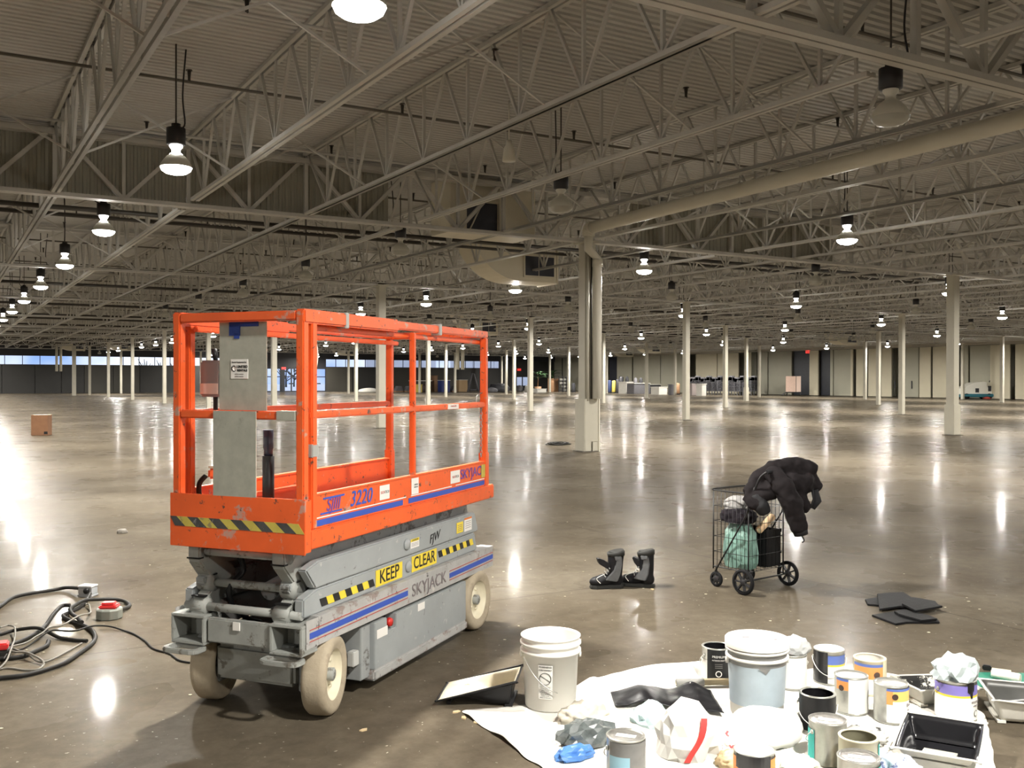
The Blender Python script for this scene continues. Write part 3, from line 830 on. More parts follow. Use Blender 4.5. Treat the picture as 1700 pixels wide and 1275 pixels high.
# ---- chassis
for t0, t1, nm in ((.015, .115, 'near'), (W - .115, W - .015, 'far')):
    q = MB(); q.box(.11, 2.34, t0, t1, .392, .535)
    if nm == 'near': q.box(.0, .11, t0 - .001, t0 + .003, .392, .535)
    else: q.box(.0, .11, t1 - .003, t1 + .001, .392, .535)
    part('chassis_beam', q, M_grey_scuffed, bevel=.01)
q = MB(); q.box(.05, 2.30, .115, W - .115, .36, .39); part('chassis_floor', q, M_grey_greasy)
q = MB(); q.box(2.26, 2.33, .115, W - .115, .36, .53); part('rear_cross_member', q, M_grey_scuffed)
# front cross member with fork pockets and towing steps
def pocket(ta, tb):
    q = MB(); z0, z1 = .365, .515; w_ = .014; dp = .11
    q.box(-.035, dp, ta, tb, z0, z0 + w_); q.box(-.035, dp, ta, tb, z1 - w_, z1)
    q.box(-.035, dp, ta, ta + w_, z0 + w_, z1 - w_); q.box(-.035, dp, tb - w_, tb, z0 + w_, z1 - w_)
    q.box(dp - .01, dp, ta + w_, tb - w_, z0 + w_, z1 - w_)
    part('fork_pocket', q, M_axle, bevel=.003)
    # flat looped step under it
    q = MB(); n = 14
    def oval(a_, b_, z):
        out = []
        for k in range(n):
            a = 2 * PI * k / n; x = math.cos(a); y = math.sin(a)
            x = math.copysign(abs(x) ** .55, x); y = math.copysign(abs(y) ** .55, y)
            out.append((-.055 + a_ * x, (ta + tb) / 2 + b_ * y, z))
        return out
    o0, i0, o1, i1 = oval(.062, .112, .335), oval(.034, .082, .335), oval(.062, .112, .358), oval(.034, .082, .358)
    vs = o0 + i0 + o1 + i1; fs = []
    for k in range(n):
        m_ = (k + 1) % n
        fs += [(k, m_, n + m_, n + k), (2 * n + k, 3 * n + k, 3 * n + m_, 2 * n + m_), (k, 2 * n + k, 2 * n + m_, m_), (n + k, n + m_, 3 * n + m_, 3 * n + k)]
    q.add(vs, fs); part('tie_down_step', q, M_axle, bevel=.004)
pocket(.018, .205); pocket(W - .225, W - .018)
q = MB(); q.box(-.02, .02, .205, W - .235, .385, .505); part('front_cross_member', q, M_axle, bevel=.006)
q = MB(); q.box(-.03, -.022, .385, .425, .46, .50); part('sticker', q, M_whitepaint, bevel=0)
q = MB(); q.tube([(.035, .06, .548), (.035, W - .06, .548)], .022, 12); part('pivot_rod', q, M_axle, bevel=0)
for t0 in (.12, W - .2):
    q = MB(); q.lathe([(.0, 0), (.042, 0), (.042, .09), (.0, .09)], 16, (.035, t0 + .09, .548), 'y'); part('pivot_boss', q, M_axle, bevel=0)
    q = MB(); q.box(.0, .075, t0 + .005, t0 + .085, .50, .545); part('pivot_bracket', q, M_axle)
# axle block
q = MB(); q.box(.12, .36, .17, W - .17, .155, .335); q.box(.14, .34, .3, .5, .335, .40); part('front_axle', q, M_axle, bevel=.02)
q = MB(); q.box(.16, .34, .135, .17, .12, .30); q.box(.16, .34, W - .17, W - .135, .12, .30); part('axle_flange', q, M_grey_greasy, bevel=.01)
q = MB(); q.box(.36, 1.95, .26, W - .26, .10, .37); part('underbody', q, M_grey_greasy, bevel=.01)
q = MB(); q.tube([(2.085, .12, .203), (2.085, W - .12, .203)], .045, 12); part('rear_axle', q, M_axle, bevel=0)
# side trays (battery / hydraulic boxes)
for side, (t0, t1) in (('near', (.012, .25)), ('far', (W - .25, W - .012))):
    if side == 'near':
        bm_ = MB(); bm_.prism([(.66, .115), (1.87, .115), (1.87, .375), (.905, .375), (.905, .297), (.80, .297), (.80, .375), (.66, .375)], t0, t0 + .07, 'xz')
        bm_.box(.66, 1.87, t0 + .07, t1, .115, .375); part('side_box', bm_, M_grey, bevel=.004)
    else:
        q = MB(); q.box(.66, 1.87, t0, t1, .115, .375); part('side_box', q, M_grey, bevel=.008)
    q = MB(); q.box(.65, 1.88, t0 - .008, t1 + .008, .055, .115); part('skid_rail', q, M_grey_scuffed, bevel=.012)
q = MB(); q.box(.56, .66, .04, .24, .08, .37); part('valve_block', q, M_grey_greasy)
q = MB(); q.box(.50, .56, .05, .09, .17, .25); part('limit_switch', q, M_lightgrey)
q = MB(); q.lathe([(.0, 0), (.022, 0), (.026, .012), (.022, .028), (.0, .03)], 14, (.852, .040, .335), 'y'); q.lathe([(.011, -.045), (.011, 0)], 10, (.852, .040, .335), 'y'); part('emergency_stop_knob', q, M_redknob, bevel=0)
q = MB(); q.box(.808, .897, .078, .083, .30, .37); part('notch_plate', q, M_black, bevel=0)  # thin black plate on the back face of the knob notch
def sticker(s0, s1, z0, z1, y, m=M_whitepaint, name='sticker', parent=None):
    q = MB(); q.box(s0, s1, y - .0015, y, z0, z1); return part(name, q, m, parent, bevel=0)
sticker(.68, .80, .28, .33, .010); sticker(1.17, 1.26, .325, .368, .010)
# chassis decals
YB = .0135
def stripe(pts, m, y=YB, name='decal_stripe'):
    q = MB(); q.prism(pts, y - .0015, y, 'xz'); return part(name, q, m, bevel=0)
for a, b_ in ((.03, 1.05), (1.62, 2.33)):
    stripe([(a, .440), (b_, .446), (b_, .476), (a, .470)], M_blue)
    stripe([(a, .482), (b_, .488), (b_, .492), (a, .486)], M_redline); stripe([(a, .425), (b_, .431), (b_, .435), (a, .429)], M_redline)
text('SKYJACK', M_greyprint, LIFT, (1.335, YB - .002, .458), SIDE_ROT, .105, sx=1.12)

# ---- scissor arms (stowed stack)
def arm(s0, s1, z0, z1, t0, t1, m, cut0=.08, cut1=.06, name='scissor_arm', low=.0):
    q = MB()
    q.prism([(s0 + cut0, z0), (s1 - max(0, -cut1), z0), (s1 - max(0, -cut1) * .4, z0 + .03), (s1 - max(0, cut1), z1), (s0 + low, z1), (s0, z1 - .03)], t0, t1, 'xz')
    return part(name, q, m, bevel=.008)
for sgn in (0, 1):
    def T(a, b_): return (a, b_) if sgn == 0 else (W - b_, W - a)
    t0, t1 = T(.050, .105); arm(.05, 2.15, .663, .800, t0, t1, M_grey, .09, .05, low=.12)
    t0, t1 = T(.050, .105); arm(.03, 2.13, .535, .660, t0, t1, M_grey, .0, .03, low=.12)
    t0, t1 = T(.125, .185); arm(.07, 2.16, .745, .880, t0, t1, M_grey_greasy, .04, .04)
    t0, t1 = T(.125, .185); arm(.02, 2.10, .56, .70, t0, t1, M_grey_greasy, .10, .05)
    # angled ends of the inner arms at the front
    q = MB(); t0, t1 = T(.12, .195)
    q.prism([(-.03, .872), (.04, .872), (.26, .71), (.26, .655), (.10, .655), (-.03, .79)], t0, t1, 'xz'); part('arm_end', q, M_axle, bevel=.008)
    q = MB(); q.prism([(.10, .650), (.27, .650), (.27, .60), (.09, .535), (-.01, .535), (.01, .585)], t0, t1, 'xz'); part('arm_end', q, M_axle, bevel=.008)
    q = MB(); q.box(.075, .105, t0 - .004, t1 + .004, .700, .708); q.box(-.034, .0, t0 - .002, t1 + .002, .80, .808); q.box(.0, .03, t0 - .002, t1 + .002, .60, .608); part('slide_pad', q, M_black, bevel=0)
    q = MB(); q.lathe([(.0, 0), (.05, 0), (.05, .075), (.0, .075)], 18, (.085, t1, .665), 'y'); part('roller', q, M_axle, bevel=0)
    q = MB(); q.lathe([(.0, 0), (.04, 0), (.04, .075), (.0, .075)], 18, (.02, t1, .84), 'y'); part('roller', q, M_axle, bevel=0)
    for s_, z_ in ((1.10, .735), (1.12, .60)):
        q = MB(); y_ = T(.050, .05)[0] if sgn == 0 else W - .050
        q.lathe([(.0, 0), (.032, 0), (.034, .006), (.026, .014), (.0, .015)], 20, (s_, y_ if sgn == 0 else y_ + .015, z_), 'y'); part('pivot_pin', q, M_grey, bevel=0)
for s_, z_ in ((.02, .835), (.10, .66), (1.1, .60), (1.12, .73), (2.1, .62), (2.1, .8)):
    q = MB(); q.tube([(s_, .12, z_), (s_, W - .12, z_)], .022, 12); part('cross_tube', q, M_axle, bevel=0)
q = MB(); q.tube([(.25, W / 2, .60), (1.5, W / 2, .76)], .05, 14); part('lift_cylinder', q, M_grey_greasy, bevel=0)
q = MB(); q.tube(spline([(.12, .52, .85), (.16, .50, .72), (.08, .53, .64), (.14, .52, .50), (.3, .5, .42)], 6), .012, 8); part('hydraulic_hose', q, M_black, bevel=0)
q = MB(); q.tube(spline([(.14, .56, .85), (.20, .54, .72), (.12, .57, .62), (.18, .56, .5), (.3, .54, .42)], 6), .012, 8); part('hydraulic_hose', q, M_black, bevel=0)
q = MB(); q.box(.10, .16, .20, .23, .63, .68); part('arm_stop', q, M_lightgrey)
# arm decals
YA = .0485
def hazard(s0, s1, zc, h, n, y, my, mk, slope=.6, z_slope=0.0, first_dark=True):
    st = (s1 - s0) / n
    for k in range(n):
        a = s0 + k * st; sh = h * slope / 2
        z_ = zc + z_slope * (a - s0)
        stripe([(a + sh * .6 - (0 if k else sh * 0), z_ - h / 2), (a + st + sh * .6, z_ - h / 2), (a + st - sh * .6, z_ + h / 2), (a - sh * .6, z_ + h / 2)], mk if (k % 2 == 0) == first_dark else my, y, 'hazard_stripe')
hazard(.18, .715, .585, .042, 9, YA, M_yellow, M_ink, .8)
hazard(1.53, 2.06, .604, .042, 10, YA, M_yellow, M_ink, .8)
stripe([(.735, .552), (1.045, .552), (1.045, .645), (.735, .645)], M_yellow, YA, 'warning_label')
stripe([(1.165, .556), (1.50, .556), (1.50, .650), (1.165, .650)], M_yellow, YA, 'warning_label')
text('KEEP', M_ink, LIFT, (.89, YA - .0022, .598), SIDE_ROT, .105, sx=1.02, bold=.0012)
text('CLEAR', M_ink, LIFT, (1.332, YA - .0022, .603), SIDE_ROT, .100, sx=.98, bold=.0012)
lb = sticker(1.15, 1.26, .70, .755, YA); sticker(1.15, 1.26, .739, .755, YA - .0004, M_yellow)
text('CAUTION', M_ink, LIFT, (1.205, YA - .0024, .747), SIDE_ROT, .014, sx=1.3)
for k in range(3): sticker(1.16, 1.25, .728 - k * .008, .730 - k * .008, YA - .0005, M_greyprint, 'print_line')
sticker(1.80, 1.90, .695, .765, YA, M_yellow); sticker(1.92, 2.04, .69, .78, YA); sticker(1.92, 2.04, .768, .78, YA - .0004, mat('orange_label', (.75, .2, .03), .5))
for k in range(4): sticker(1.815, 1.885, .745 - k * .012, .748 - k * .012, YA - .0005, M_greyprint, 'print_line'); sticker(1.935, 2.025, .752 - k * .014, .755 - k * .014, YA - .0005, M_greyprint, 'print_line')
text('FJW', M_ink, LIFT, (1.47, YA - .002, .722), (PI / 2, -.12, 0), .075, sx=1.1, shear=.3)

# ---- platform
WP = .775
YP = .0
q = MB(); q.box(.0, 2.29, -.012, .03, .884, .977); part('platform_frame', q, M_orange, bevel=.006)
q = MB(); q.box(.0, 2.29, WP - .03, WP + .012, .884, .977); part('platform_frame', q, M_orange, bevel=.006)
q = MB(); q.box(2.25, 2.29, .03, WP - .03, .884, .977); part('platform_frame', q, M_orange, bevel=.006)
M_tread = mat('red_tread_deck', (.50, .12, .06), .6, var=.2, vscale=50, dirt=(.35, .2, .15), dscale=30, dthr=.62, bump=.8, bscale=90)
q = MB(); q.box(.0, 2.25, .03, WP - .03, .935, .972); part('deck_plate', q, M_tread, bevel=0)
q = MB(); q.box(.05, 1.0, .06, WP - .06, .972, .995); part('extension_deck', q, M_tread, bevel=.004)
# toe boards
q = MB(); q.box(.03, 2.20, .0, .02, .977, 1.140); tb = part('toe_board', q, M_orange, bevel=.003)
q = MB(); q.box(.03, 2.20, WP - .02, WP, .977, 1.140); part('toe_board', q, M_orange, bevel=.003)
q = MB(); q.box(.03, 2.20, -.004, .03, 1.138, 1.150); part('toe_board_lip', q, M_whitepaint if False else M_orange, bevel=.003)
q = MB(); q.box(.03, 2.20, WP - .035, WP + .004, 1.138, 1.150); part('toe_board_lip', q, M_orange_worn, bevel=.003)
q = MB(); q.box(.06, 1.05, WP - .10, WP - .03, 1.055, 1.075); part('inner_ledge', q, M_orange_worn, bevel=.004)
q = MB(); q.box(.06, 1.05, .03, .10, 1.055, 1.075); part('inner_ledge', q, M_orange_worn, bevel=.004)
# front toe board with worn hazard band
q = MB(); q.box(-.065, -.055, -.022, WP + .01, .868, 1.135); part('front_toe_board', q, M_orange_worn, bevel=.002)
q = MB(); q.box(-.055, .0, -.015, .02, .875, 1.13); q.box(-.055, .0, WP - .02, WP + .005, .875, 1.13); part('toe_board_return', q, M_orange, bevel=.002)
n = 12; st = (WP + .02) / n
for k in range(n):
    t_hi = WP + .006 - k * st
    sh = .028; a, b_ = t_hi, t_hi - st
    cl = lambda x: max(-.02, min(WP + .008, x))
    q = MB(); q.prism([(cl(a + sh), .972), (cl(b_ + sh), .972), (cl(b_ - sh), 1.018), (cl(a - sh), 1.018)][::-1] if False else [(cl(a - sh), .970), (cl(b_ - sh), .970), (cl(b_ + sh), 1.018), (cl(a + sh), 1.018)], -.0668, -.0652, 'yz')
    part('hazard_stripe', q, M_yellow_worn if k % 2 else M_black_worn, bevel=0)
# posts and rails
def post(s0, s1, t0, t1, z0, z1, m=M_orange, name='guardrail_post'):
    q = MB(); q.box(s0, s1, t0, t1, z0, z1); return part(name, q, m, bevel=.006)
for t0, t1 in ((-.005, .040), (WP - .040, WP + .005)):
    post(-.052, -.004, t0, t1, .90, 2.045)                   # extension frame post
    post(.024, .070, t0, t1, .977, 2.0)                       # main frame post
    post(2.155, 2.20, t0, t1, 1.14, 2.0)
    post(2.145, 2.21, t0 - .004, t1 + .004, .977, 1.21, name='post_socket')
    post(1.095, 1.128, t0 + .004, t1 - .008, 1.14, 1.99) if t0 < .1 else None
    # side rails
    q = MB(); q.box(-.05, .90, t0 - .006, t1 + .006, 1.983, 2.052); part('top_rail_sleeve', q, M_orange, bevel=.008)
    q = MB(); q.box(.88, 2.20, t0, t1, 1.998, 2.045); part('top_rail', q, M_orange, bevel=.006)
    q = MB(); q.box(.03, 2.20, t0 + .045 if t0 < .1 else t0 - .04, t1 + .03 if t0 < .1 else t1 - .06, 1.955, 1.985); part('inner_rail', q, M_orange_worn, bevel=.005)
    q = MB(); q.box(.02, 2.16, t0 + .004, t1 - .004, 1.520, 1.556); part('mid_rail', q, M_orange, bevel=.006)
q = MB(); q.box(-.052, -.006, .04, WP - .04, 1.998, 2.045); part('front_top_rail', q, M_orange_worn, bevel=.006)
q = MB(); q.box(-.05, -.008, .04, WP - .04, 1.515, 1.556); part('front_mid_rail', q, M_orange_worn, bevel=.006)
q = MB(); q.box(2.155, 2.20, .04, WP - .04, 1.998, 2.045); part('rear_top_rail', q, M_orange, bevel=.006)
# tape and labels on rails
q = MB(); q.box(.018, .076, -.009, .042, 1.33, 1.395); part('tape_patch', q, M_greytape, bevel=.004)
q = MB(); q.box(-.056, -.003, .04, .15, 1.512, 1.559); part('tape_patch', q, M_plate, bevel=.003)
for s_ in (.32, 1.42):
    q = MB(); q.box(s_, s_ + .035, -.012, .05, 1.975 if s_ < 1 else 1.985, 2.056); part('tape_patch', q, M_greytape, bevel=.003)
q = MB(); q.box(1.56, 1.72, -.003, .001, 1.523, 1.553); part('rail_label', q, M_whitepaint, bevel=0)
text('DANGER', M_redline, LIFT, (1.64, -.0042, 1.541), SIDE_ROT, .016, sx=1.3)
# control plates on the front rail
YC = -.012
q = MB(); q.box(-.003, .003, .243, .528, 1.557, 1.998); pl = part('backing_plate', q, M_plate, bevel=.001)
q = MB(); q.box(-.064, -.056, .262, .518, 1.13, 1.555); part('backing_plate', q, M_plate, bevel=.001)
for t_, z_ in ((.31, 1.17), (.47, 1.17), (.31, 1.38), (.47, 1.38), (.31, 1.53), (.47, 1.53)):
    q = MB(); q.lathe([(.006, 0), (.004, .004), (0, .004)], 8, (-.064, t_, z_), 'x'); q.build('rivet', M_chain, LIFT)
q = MB(); q.box(-.006, -.003, .352, .455, 1.715, 1.812); lab = part('plate_label', q, M_whitepaint, bevel=0)
text('Rental Equipment by', M_ink, LIFT, (-.007, .404, 1.797), FRONT_ROT, .0105)
text('UNITED', M_ink, LIFT, (-.007, .385, 1.774), FRONT_ROT, .018, bold=.0006); text('RENTALS', M_ink, LIFT, (-.007, .385, 1.756), FRONT_ROT, .015, bold=.0006)
q = MB(); q.lathe([(.016, 0), (.016, .0008), (.0, .0008)], 20, (-.0068, .437, 1.765), 'x'); part('logo_disc', q, M_ink, bevel=0)
q = MB(); q.lathe([(.011, 0), (.011, .0010), (.0, .0010)], 20, (-.0076, .433, 1.765), 'x'); part('logo_disc', q, M_whitepaint, bevel=0)
for k in range(2): text('call for service', M_greyprint, LIFT, (-.007, .404, 1.738 - k * .012), FRONT_ROT, .009)
q = MB(); q.box(-.0075, -.003, .29, .465, 1.975, 1.998); q.box(-.0075, -.003, .40, .465, 1.93, 1.99); q.box(-.0075, -.003, .405, .435, 1.915, 1.94); part('blue_tape', q, M_bluetape, bevel=0)
# document tube, grey control box, hand control, cables, chain
q = MB(); q.tube([(.05, .27, .99), (.05, .27, 1.33)], .030, 14); part('document_tube', q, M_black, bevel=0)
q = MB(); q.tube([(.05, .27, 1.33), (.05, .27, 1.36), (.05, .27, 1.37), (.05, .27, 1.46)], [.022, .022, .026, .026], 12); part('tube_cap', q, mat('dark_blue_plastic', (.02, .025, .05), .4), bevel=0)
q = MB(); q.box(.09, .19, WP - .175, WP - .045, 1.62, 1.81); cb = part('platform_control_box', q, mat('cool_grey_control_box', (.26, .29, .31), .5), bevel=.01)
q = MB(); q.box(.085, .09, WP - .165, WP - .055, 1.635, 1.69); q.build('label_plate', M_whitepaint, cb)
q = MB(); q.tube([(.14, WP - .11, 1.81), (.14, WP - .10, 1.87)], [.012, .016], 10); q.build('joystick', M_black, cb)
q = MB(); q.tube(spline([(.14, WP - .11, 1.62), (.14, WP - .11, 1.5), (.16, WP - .10, 1.35), (.17, WP - .1, 1.24)], 6), .012, 8); part('control_cable', q, M_black, bevel=0)
q = MB(); q.rbox((.17, WP - .11, 1.215), (.16, .09, .055), (0, .1, .5)); hc = part('hand_control', q, M_orange, bevel=.01)
q = MB(); q.rbox((.17, WP - .11, 1.248), (.15, .085, .012), (0, .1, .5)); q.build('cover', M_rim, hc)
q = MB(); q.tube(spline([(.10, WP - .08, 1.21), (.07, WP - .06, 1.16), (.10, WP - .05, 1.05), (.14, WP - .05, 1.0)], 6), .014, 8); part('control_cable', q, M_black, bevel=0)
q = MB(); q.tube(spline([(.12, .05, 1.93), (.16, .055, 1.86), (.16, .06, 1.78), (.10, .05, 1.72)], 6), .004, 6); part('white_cord', q, M_whitepaint, bevel=0)
q = MB()
for k in range(16):
    z_ = 1.52 - k * .022; ring = [(2.135 + (.008 * math.cos(a) if k % 2 else 0), .02 + (0 if k % 2 else .008 * math.cos(a)), z_ + .014 * math.sin(a)) for a in [2 * PI * i / 8 for i in range(8)]]
    q.tube(ring, .003, 5, closed=True)
part('gate_chain', q, M_chain, bevel=0)
q = MB(); q.tube(spline([(2.15, .02, 1.62), (2.09, .03, 1.60), (2.08, .03, 1.54), (2.14, .02, 1.52)], 6), .004, 6); part('chain_hook', q, M_chain, bevel=0)
# side decals on the toe board
YT = -.0005
for a, b_ in ((.06, 1.0), (1.06, 1.62), (1.68, 2.15)):
    stripe([(a, 1.026), (b_, 1.026), (b_, 1.032), (a, 1.032)], M_whitepaint, YT)
for a, b_ in ((.06, .96), (1.03, 2.15)): stripe([(a, .988), (b_, .988), (b_, 1.018), (a, 1.018)], M_blue, YT)
text('SJIII', M_violet, LIFT, (.215, YT - .002, 1.081), SIDE_ROT, .085, sx=1.12, shear=.25, bold=.0006, space=.95)
stripe([(.125, 1.114), (.325, 1.114), (.328, 1.123), (.128, 1.123)], M_blue, YT); stripe([(.10, 1.040), (.30, 1.040), (.303, 1.049), (.103, 1.049)], M_blue, YT)
text('3220', M_blue, LIFT, (.49, YT - .002, 1.083), SIDE_ROT, .112, sx=1.02, shear=.25, bold=.0008)
text('SKYJACK', M_violet, LIFT, (1.95, YT - .002, 1.088), SIDE_ROT, .088, sx=1.15, bold=.0008)
for a, b_ in ((.69, .80), (1.60, 1.74)):
    stripe([(a, 1.045), (b_, 1.045), (b_, 1.125), (a, 1.125)], M_whitepaint, YT - .001, 'sticker')
    text('SKEN', M_redline, LIFT, ((a + b_) / 2 - .022, YT - .003, 1.085), SIDE_ROT, .022, sx=.9); text('TECH', M_ink, LIFT, ((a + b_) / 2 + .026, YT - .003, 1.085), SIDE_ROT, .022, sx=.9)
stripe([(1.065, 1.035), (1.155, 1.035), (1.155, 1.13), (1.065, 1.13)], M_whitepaint, YT - .001, 'sticker')
text('UNITED', M_ink, LIFT, (1.122, YT - .003, 1.090), SIDE_ROT, .013); text('RENTALS', M_ink, LIFT, (1.122, YT - .003, 1.076), SIDE_ROT, .012)
q = MB(); q.lathe([(.012, 0), (.012, .001), (0, .001)], 18, (1.083, YT - .0012, 1.083), 'y'); part('logo_disc', q, M_ink, bevel=0)
stripe([(2.085, 1.04), (2.15, 1.04), (2.15, 1.128), (2.085, 1.128)], M_yellow_worn, YT - .003, 'sticker')
# ================================================================== things on the floor around the lift
def cz(a=0.0): return a - TH            # heading given relative to the photographer's view
def crumple(name, loc, size, seed, m, amp=.22, freq=2.2, sub=4, flat=True, parent=None, rz=0.0, ridge=True, fold=1.0, facet=False):
    bm = bmesh.new(); bmesh.ops.create_icosphere(bm, subdivisions=sub, radius=1.0)
    off = Vector((seed * 13.7, seed * 5.1, seed * 9.3))
    for v in bm.verts:
        d = v.co.normalized(); p = d * freq + off
        n1 = noise.noise(p); n2 = noise.noise(p * 2.3 + Vector((7, 1, 3))); n3 = noise.noise(p * 5.1)
        r = 1 + amp * ((1 - 2 * abs(n1)) * fold + .55 * (1 - 2 * abs(n2)) + .3 * (1 - 2 * abs(n3)) - .6) if ridge else 1 + amp * (n1 + .5 * n2 + .2 * n3)
        q = d * r
        q.z = max(q.z, -.45 + .05 * n2) if flat else q.z
        v.co = Vector((q.x * size[0], q.y * size[1], (q.z + (.45 if flat else 0)) * size[2]))
    me = bpy.data.meshes.new(name); bm.to_mesh(me); bm.free()
    for p in me.polygons: p.use_smooth = not facet
    return link_mesh(name, me, m, parent, loc, (0, 0, rz))

def blob(name, mb, m, parent, voxel=.012, smooth=6, disp=0.0, dsize=.05, loc=(0, 0, 0), rot=(0, 0, 0)):
    o = mb.build(name, m, parent, loc, rot)
    r = o.modifiers.new('merge', 'REMESH'); r.mode = 'VOXEL'; r.voxel_size = voxel; r.use_smooth_shade = True
    s = o.modifiers.new('soften', 'SMOOTH'); s.factor = .5; s.iterations = smooth
    if disp:
        tx = bpy.data.textures.new('folds', 'CLOUDS'); tx.noise_scale = dsize; tx.noise_depth = 2
        d = o.modifiers.new('folds', 'DISPLACE'); d.texture = tx; d.strength = disp; d.mid_level = .5; d.texture_coords = 'LOCAL'
    return o
def ball(q, c, r, n=12):
    rx, ry, rz = r if isinstance(r, tuple) else (r, r, r)
    prof = [(math.sin(PI * k / n), -math.cos(PI * k / n)) for k in range(n + 1)]
    b = len(q.v); q.lathe([(max(a, 1e-4), z) for a, z in prof], n + 4)
    for i in range(b, len(q.v)):
        x, y, z = q.v[i]; q.v[i] = (c[0] + x * rx, c[1] + y * ry, c[2] + z * rz)

def curved_text(s, m, parent, r, zc, ang, size, sx=1.0, bold=0.0, shear=0.0):
    me = text_mesh(s, size, sx=sx, bold=bold, shear=shear); me.materials.clear()
    for v in me.vertices:
        a = ang + v.co.x / r; rr = r + .0008 + v.co.z
        v.co = Vector((rr * math.cos(a), rr * math.sin(a), zc + v.co.y))
    return link_mesh('lettering', me, m, parent)

# materials of the paint corner
M_tin = mat('silver_tin', (.52, .52, .48), .32, metal=.7, var=.1, vscale=20)
M_lid = mat('tin_lid', (.36, .35, .32), .3, metal=.7, var=.25, vscale=25, dirt=(.75, .73, .66), dscale=20, dthr=.66)
M_white_label = mat('white_paper_label', (.86, .85, .80), .55)
M_black_paint = mat('wet_black_paint', (.012, .012, .014), .22)
M_black_label = mat('black_label', (.010, .010, .011), .4, spec=.3)
M_orange_label = mat('orange_label_band', (.85, .33, .10), .5)
M_amber_label = mat('amber_label_band', (.90, .55, .16), .5)
M_blue_label = mat('blue_label_band', (.10, .16, .45), .5)
M_purple_label = mat('violet_label_band', (.20, .17, .48), .5)
M_teal_label = mat('teal_label_band', (.03, .42, .38), .5)
M_sky_label = mat('pale_blue_label', (.28, .48, .58), .5)
M_cream_paint = mat('cream_paint', (.78, .70, .50), .35)
M_white_paint = mat('white_paint', (.86, .84, .78), .3)
M_brown_disc = mat('dark_brown_disc', (.05, .028, .02), .5)
M_pail = mat('white_plastic_pail', (.90, .885, .82), .4)
M_pail_blue = mat('blue_grey_filled_pail', (.38, .45, .50), .4, var=.06, vscale=10)
M_pail_band = mat('grey_pail_band', (.16, .16, .155), .4, var=.2, vscale=8)
M_olive_inside = mat('olive_tin_inside', (.20, .19, .13), .4)

def can(x, y, label, bands, top='lid', lid_m=M_lid, inside=M_black_paint, r=.084, h=.19, body=M_tin, handle=None, sticker_=True, rz=0.0, group='paint cans on the drop cloth', drips=None):
    e = empty('paint_can', C(x, y, .004), cz(rz), label, 'paint can')
    q = MB()
    if top == 'lid': q.lathe([(0, 0), (r, 0), (r, .006), (r - .002, .008), (r - .002, h - .01), (r, h - .008), (r + .001, h - .002), (r - .003, h), (r - .008, h - .006)], 40)
    else: q.lathe([(0, 0), (r, 0), (r, .006), (r - .002, .008), (r - .002, h - .01), (r, h - .008), (r + .001, h - .002), (r - .003, h), (r - .011, h - .001), (r - .012, h - .005), (r - .005, h - .008), (r - .005, h * .45), (0, h * .45)], 40)
    q.build('body', body, e)
    for k, (z0, z1, a0, a1, m) in enumerate(bands):
        q = MB(); rr = r + .0006 + .0003 * k
        q.lathe([(rr, z0), (rr, z1)], max(4, int(abs(a1 - a0) / 9)), a0=R(a0), a1=R(a1)); q.build('label_band', m, e, fix=False)
    if top == 'lid':
        q = MB(); q.lathe([(r - .004, h - .001), (r - .007, h + .001), (r - .011, h - .004), (r - .018, h - .005), (0, h - .005)], 36); l = q.build('lid', lid_m, e)
        if sticker_:
            q = MB(); q.rbox((0.0, -.004, h - .004), (.085, .034, .0012), (0, 0, -.35)); q.build('lid_label', M_white_label, l)
    else:
        q = MB(); q.lathe([(r - .006, h * .5), (0, h * .5)], 32); q.build('paint_surface', inside, e)
        q = MB(); q.lathe([(r - .0105, h - .002), (r - .0065, h - .010), (r - .0065, h * .5)], 36); q.build('inner_wall', inside, e)
    if handle is not None:
        a = R(handle); ca, sa = math.cos(a), math.sin(a)
        for s in (-1, 1):
            q = MB(); q.lathe([(0, 0), (.011, 0), (.009, .006), (0, .007)], 10, axis='x'); q.build('handle_ear', M_tin, e, (s * (r - .001) * ca, s * (r - .001) * sa, h * .74), (0, 0, a if s > 0 else a + PI))
        pts = [(ca * (r + .008) * math.cos(t) - -sa * (-(r + .012)) * math.sin(t) * 0 + sa * (r + .014) * math.sin(t), sa * (r + .008) * math.cos(t) - ca * (r + .014) * math.sin(t), h * .74 - .085 * math.sin(t)) for t in [PI * k / 14 for k in range(15)]]
        q = MB(); q.tube(pts, .0022, 6); q.build('wire_handle', M_whitepaint, e)
    for d in (drips or []):
        a0, a1, z0, m = d
        q = MB(); n = 10; vs = []
        rnd = random.Random(int(a0)); rr = r + .0022
        for k in range(n + 1):
            a = R(a0 + (a1 - a0) * k / n); zl = z0 + (h - z0) * .35 * rnd.random() + (h - z0) * .5 * abs(2 * k / n - 1)
            vs += [(rr * math.cos(a), rr * math.sin(a), h - .004), (rr * math.cos(a), rr * math.sin(a), zl)]
        q.add(vs, [(2 * k, 2 * k + 2, 2 * k + 3, 2 * k + 1) for k in range(n)]); q.build('paint_drip', m, e, fix=False)
    return e
def disc_on(e, r, z, ang, rad, m):
    q = MB(); n = 16; vs = [((r + .0025) * math.cos(R(ang)), (r + .0025) * math.sin(R(ang)), z)]
    for k in range(n):
        t = 2 * PI * k / n; a = R(ang) + rad * math.cos(t) / r
        vs.append(((r + .0025) * math.cos(a), (r + .0025) * math.sin(a), z + rad * math.sin(t)))
    q.add(vs, [(0, 1 + k, 1 + (k + 1) % n) for k in range(n)]); return q.build('logo_disc', m, e, fix=False)

